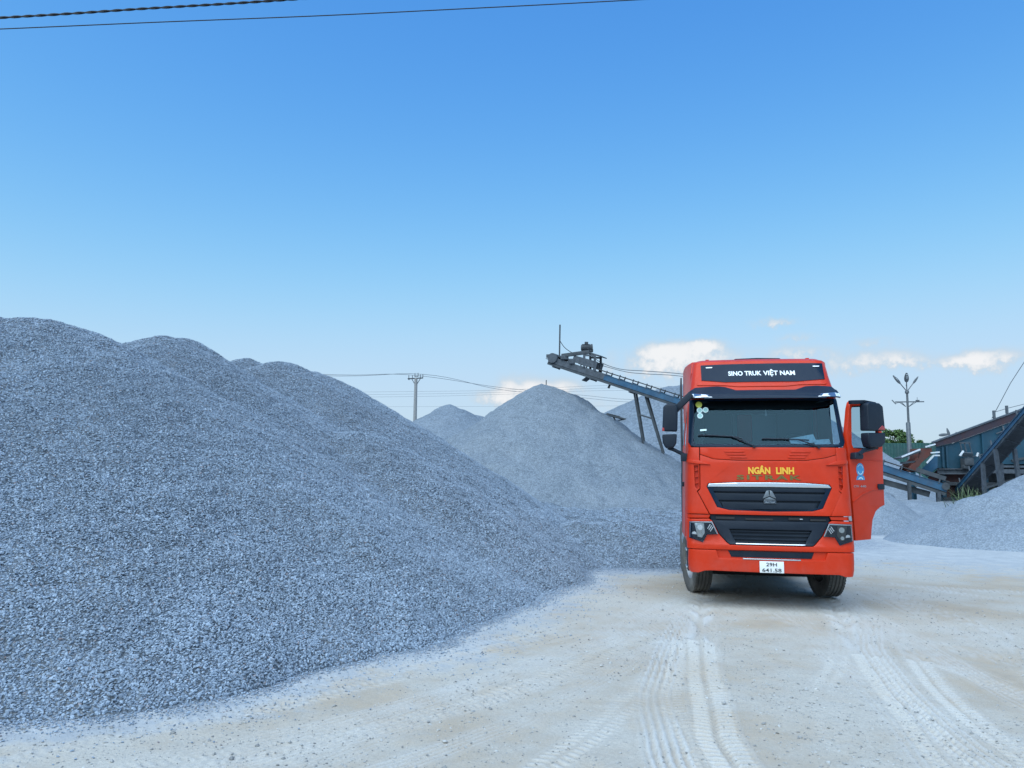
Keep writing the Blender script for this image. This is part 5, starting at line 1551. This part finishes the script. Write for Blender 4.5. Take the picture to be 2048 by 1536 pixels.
fence = thing('sheet_fence', 'tall dark green corrugated sheet fence in front of the tree', 'fence', (34.0, 70.0, 0.0))
fx0, fx1 = -6.0, 40.0
for k in range(23):
    a, b_ = fx0 + 2.0 * k, fx0 + 2.0 * k + 1.99
    n = 28
    vs, fs = [], []
    for i in range(n + 1):
        x = a + (b_ - a) * i / n
        y = 0.03 * (1 if (i // 2) % 2 else -1)
        vs += [(x, y, 0.0), (x, y, 5.18 + 0.03 * math.sin(k * 1.7))]
    for i in range(n):
        fs.append((2 * i, 2 * i + 2, 2 * i + 3, 2 * i + 1))
    m_ = MB()
    m_._add(vs, fs)
    m_.build('sheet_panel', 'sheet_green', fence, smooth=False)
for k in range(12):
    MB().box((fx0 + 4.0 * k, 0.1, 2.6), (0.12, 0.12, 5.2)).build('fence_post', 'steel_dark', fence)
for z in (1.0, 3.0, 4.9):
    MB().bar((fx0, 0.08, z), (fx1, 0.08, z), 0.06, 0.1).build('fence_rail', 'steel_dark', fence)


def make_tree(name, label, loc, h, rx, rz, n, seed, group=None):
    rng = random.Random(seed)
    root = thing(name, label, 'tree', loc, 0, group)
    b = MB()
    b.tube([(0, 0, 0), (0.1, 0, h * 0.3), (-0.05, 0.1, h * 0.55), (0.1, 0, h * 0.8)], 0.22, 8, 0.07)
    for k in range(7):
        t = 2 * math.pi * k / 7 + rng.random()
        z = h * rng.uniform(0.35, 0.6)
        b.tube([(0, 0, z), (rx * 0.35 * math.cos(t), rx * 0.35 * math.sin(t), z + rz * 0.25), (rx * 0.75 * math.cos(t), rx * 0.75 * math.sin(t), z + rz * rng.uniform(0.3, 0.8))], 0.08, 6, 0.02)
    b.build('trunk', 'bark', root)
    vs, fs = [], []
    cl = []
    for k in range(46):
        t, u, w = rng.random() * 2 * math.pi, rng.random() ** 0.5, rng.uniform(-1, 1)
        r_ = u * math.sqrt(max(0, 1 - w * w * 0.8))
        cl.append((r_ * rx * math.cos(t), r_ * rx * math.sin(t), h - rz + w * rz * (1 - 0.25 * r_) + 0.15 * rng.random(), rng.uniform(0.30, 0.62) * rx * 0.5))
    for i in range(n):
        c = cl[i % len(cl)]
        dv = Vector((rng.gauss(0, 1), rng.gauss(0, 1), rng.gauss(0, 1))).normalized() * c[3] * rng.uniform(0.55, 1.05)
        p = Vector((c[0], c[1], c[2])) + Vector((dv.x, dv.y, dv.z * 0.75))
        a = Vector((rng.gauss(0, 1), rng.gauss(0, 1), rng.gauss(0, 0.7))).normalized()
        q = a.cross(Vector((rng.gauss(0, 1), rng.gauss(0, 1), rng.gauss(0, 1)))).normalized()
        s_ = rng.uniform(0.10, 0.20)
        k = len(vs)
        vs += [tuple(p - a * s_), tuple(p + q * s_ * 0.45), tuple(p + a * s_), tuple(p - q * s_ * 0.45)]
        fs.append((k, k + 1, k + 2, k + 3))
    m_ = MB()
    m_._add(vs, fs)
    m_.build('crown', 'leaves', root, smooth=False)


make_tree('leafy_tree', 'round leafy green tree behind the green fence', (38.9, 80.0, 0.0), 6.75, 3.0, 2.2, 9000, 3)
make_tree('leafy_tree', 'lower leafy tree right of the lamp pole behind the fence', (42.2, 82.0, 0.0), 6.05, 2.0, 1.8, 4500, 8)


def make_grass():
    rng = random.Random(12)
    root = thing('grass_clump', 'clump of long arching grass in front of the blue plant', 'grass clump', (18.05, 30.6, 0.60))
    for k in range(200):
        t = rng.random() * 2 * math.pi
        L = rng.uniform(0.5, 1.5)
        lean = rng.uniform(0.15, 0.95)
        bx, by = rng.gauss(0, 0.28), rng.gauss(0, 0.2)
        w = rng.uniform(0.012, 0.028)
        vs = []
        sx, sy = -math.sin(t), math.cos(t)
        for i in range(6):
            f = i / 5
            r_ = L * lean * f ** 1.6
            z = L * (f * (1 - 0.42 * lean * f))
            ww = w * (1 - f) + 0.002
            vs += [(bx + r_ * math.cos(t) - sx * ww, by + r_ * math.sin(t) - sy * ww, z), (bx + r_ * math.cos(t) + sx * ww, by + r_ * math.sin(t) + sy * ww, z)]
        m_ = MB()
        m_._add(vs, [(2 * i, 2 * i + 1, 2 * i + 3, 2 * i + 2) for i in range(5)])
        BL.append((m_, root))


BL = []
make_grass()
_all = MB()
for m_, root in BL:
    _all._add(m_.v, m_.f)
gb_ = _all.build('grass_blades', 'grass_blades', BL[0][1])
gb_['kind'] = 'stuff'

# ------------------------------------------------------------------ poles and wires
pole = thing('utility_pole', 'slim concrete utility pole with a forked crossarm top', 'utility pole', (-10.7, 85.0, 0.0))
MB().lathe([(0.26, 0), (0.17, 12.55), (0.0, 12.56)], (0, 0, 0), 'Z', 14).build('pole_shaft', 'concrete', pole)
MB().bar((-0.82, -0.1, 12.45), (0.78, 0.1, 12.58), 0.10, 0.12).bar((-0.82, -0.5, 12.42), (-0.82, 0.5, 12.42), 0.08, 0.08).build('cross_arm', 'steel_dark', pole)
for s in (-1, 1):
    MB().bar((s * 0.05, 0, 11.75), (s * 0.48, 0, 12.48), 0.07, 0.07).build('arm_brace', 'steel_dark', pole)
for x, z, hh in ((-0.80, 12.48, 0.40), (-0.40, 12.48, 0.38), (-0.12, 12.7, 0.42), (0.22, 12.75, 0.40), (0.48, 12.55, 0.42), (0.76, 12.6, 0.40)):
    MB().lathe([(0.0, 0), (0.035, 0), (0.05, 0.08), (0.035, 0.12), (0.05, 0.2), (0.035, 0.24), (0.045, hh - 0.05), (0.0, hh)], (x, 0, z), 'Z', 8).build('insulator', 'lamp_metal', pole)
MB().bar((-0.16, 0, 12.68), (0.26, 0, 12.74), 0.06, 0.06).build('top_bracket', 'steel_dark', pole)

pole2 = pole.copy()
link(pole2)
pole2.location = (33.0, 122.0, 0.0)
pole2.scale = (1.15, 1.15, 1.15)
for ch_ in list(pole.children):
    c_ = ch_.copy()
    link(c_, pole2)
tag(pole2, 'far utility pole standing behind the truck cab', 'utility pole')


def wire(label, pts, r, name='power_line', m='wire_grey', group='power lines'):
    P = sag(pts, 8)
    c = Vector(P[0])
    o = MB().tube([Vector(p) - c for p in P], r, 5).build(name, m, None)
    o.location = c
    return tag(o, label, 'power line', group)


wire('upper power line running over the utility pole top', [(-70, 62, 13.6), (-24.35, 80.0, 12.43), (-11.49, 85.0, 12.90), (-1.53, 98.0, 13.05), (9.97, 112.0, 13.63), (20.5, 122.5, 14.1), (33.2, 122.0, 15.3)], 0.022)
wire('second power line just under the uppermost one at the pole', [(-70, 62, 13.2), (-24.34, 80.0, 12.22), (-9.93, 85.0, 12.98), (-1.53, 98.0, 12.79), (9.97, 112.0, 13.26), (20.5, 122.3, 13.7), (32.6, 122.0, 15.2)], 0.022)
for k, (lb, dz) in enumerate((('highest of the three level wires crossing behind the utility pole', 0.0), ('middle of the three level wires crossing behind the utility pole', -0.35), ('lowest of the three level wires crossing behind the utility pole', -0.69))):
    wire(lb, [(-80, 105, 12.6 + dz), (-29.09, 105.0, 12.95 + dz), (-13.31, 105.0, 13.17 + dz), (-0.95, 105.0, 13.5 + dz * 0.85), (13.47, 105.0, 14.26 + dz), (24.0, 112.0, 14.75 + dz), (32.9, 122.0, 15.1 + dz)], 0.013)
wire('low distant wire crossing right of the gravel cone', [(-30, 120, 12.2), (13.03, 120.0, 12.75), (24.0, 120.0, 13.02), (32.9, 121.8, 13.3)], 0.012)

# overhead service cables at the top left: a twisted pair and a thin line
tw = thing('overhead_cable', 'thick twisted black cable crossing the top left corner of the sky', 'cable', (-8.57, 12.0, 9.46))
CW = sag([(-16.0, 12.0, 8.95), (-8.57, 12.0, 9.46), (-6.26, 12.0, 9.64), (-3.93, 12.0, 9.82), (0.0, 12.0, 10.18), (6.0, 12.0, 10.7)], 60)
cb = Vector(tw.location)
for ph in (0.0, math.pi):
    path, acc = [], 0.0
    for i, p in enumerate(CW):
        if i:
            acc += (Vector(p) - Vector(CW[i - 1])).length
        a = ph + 2 * math.pi * acc / 0.42
        path.append(Vector(p) - cb + Vector((0, math.cos(a), math.sin(a))) * 0.011)
    MB().tube(path, 0.0125, 6).build('cable_strand', 'cable_black', tw)
th = MB().tube([Vector(p) - Vector((-8.56, 12.0, 9.26)) for p in sag([(-16, 12, 8.85), (-8.56, 12.0, 9.26), (-6.0, 12, 9.405), (-3.25, 12.0, 9.55), (-1.0, 12, 9.69), (1.91, 12.0, 9.88), (8, 12, 10.3)], 14)], 0.0085, 6).build('overhead_cable', 'cable_black', None)
th.location = (-8.56, 12.0, 9.26)
tag(th, 'thin single black wire below the twisted cable at the top left', 'cable')

# small things on the heaps
rod = MB().tube([(0, 0, 0), (0.01, 0, 0.75)], 0.03, 6).build('steel_rod', 'steel_dark', None)
rod.location = (2.03, 45.5, 6.85)
tag(rod, 'short thin steel rod standing on the peak of the gravel cone', 'rod')
plt_ = thing('belt_tip', 'dark narrow conveyor tip poking out beside the gravel cone', 'conveyor tip', (7.75, 57.0, 6.2))
MB().bar((-0.75, 0, 0.28), (0.70, 0, -0.06), 0.5, 0.10).build('tip_frame', 'steel_dark', plt_)
MB().bar((-0.70, 0, 0.36), (0.3, 0, 0.12), 0.4, 0.04).bar((-0.2, 0, 0.12), (-0.02, 0, -0.22), 0.1, 0.1).build('tip_belt', 'belt_rubber', plt_)
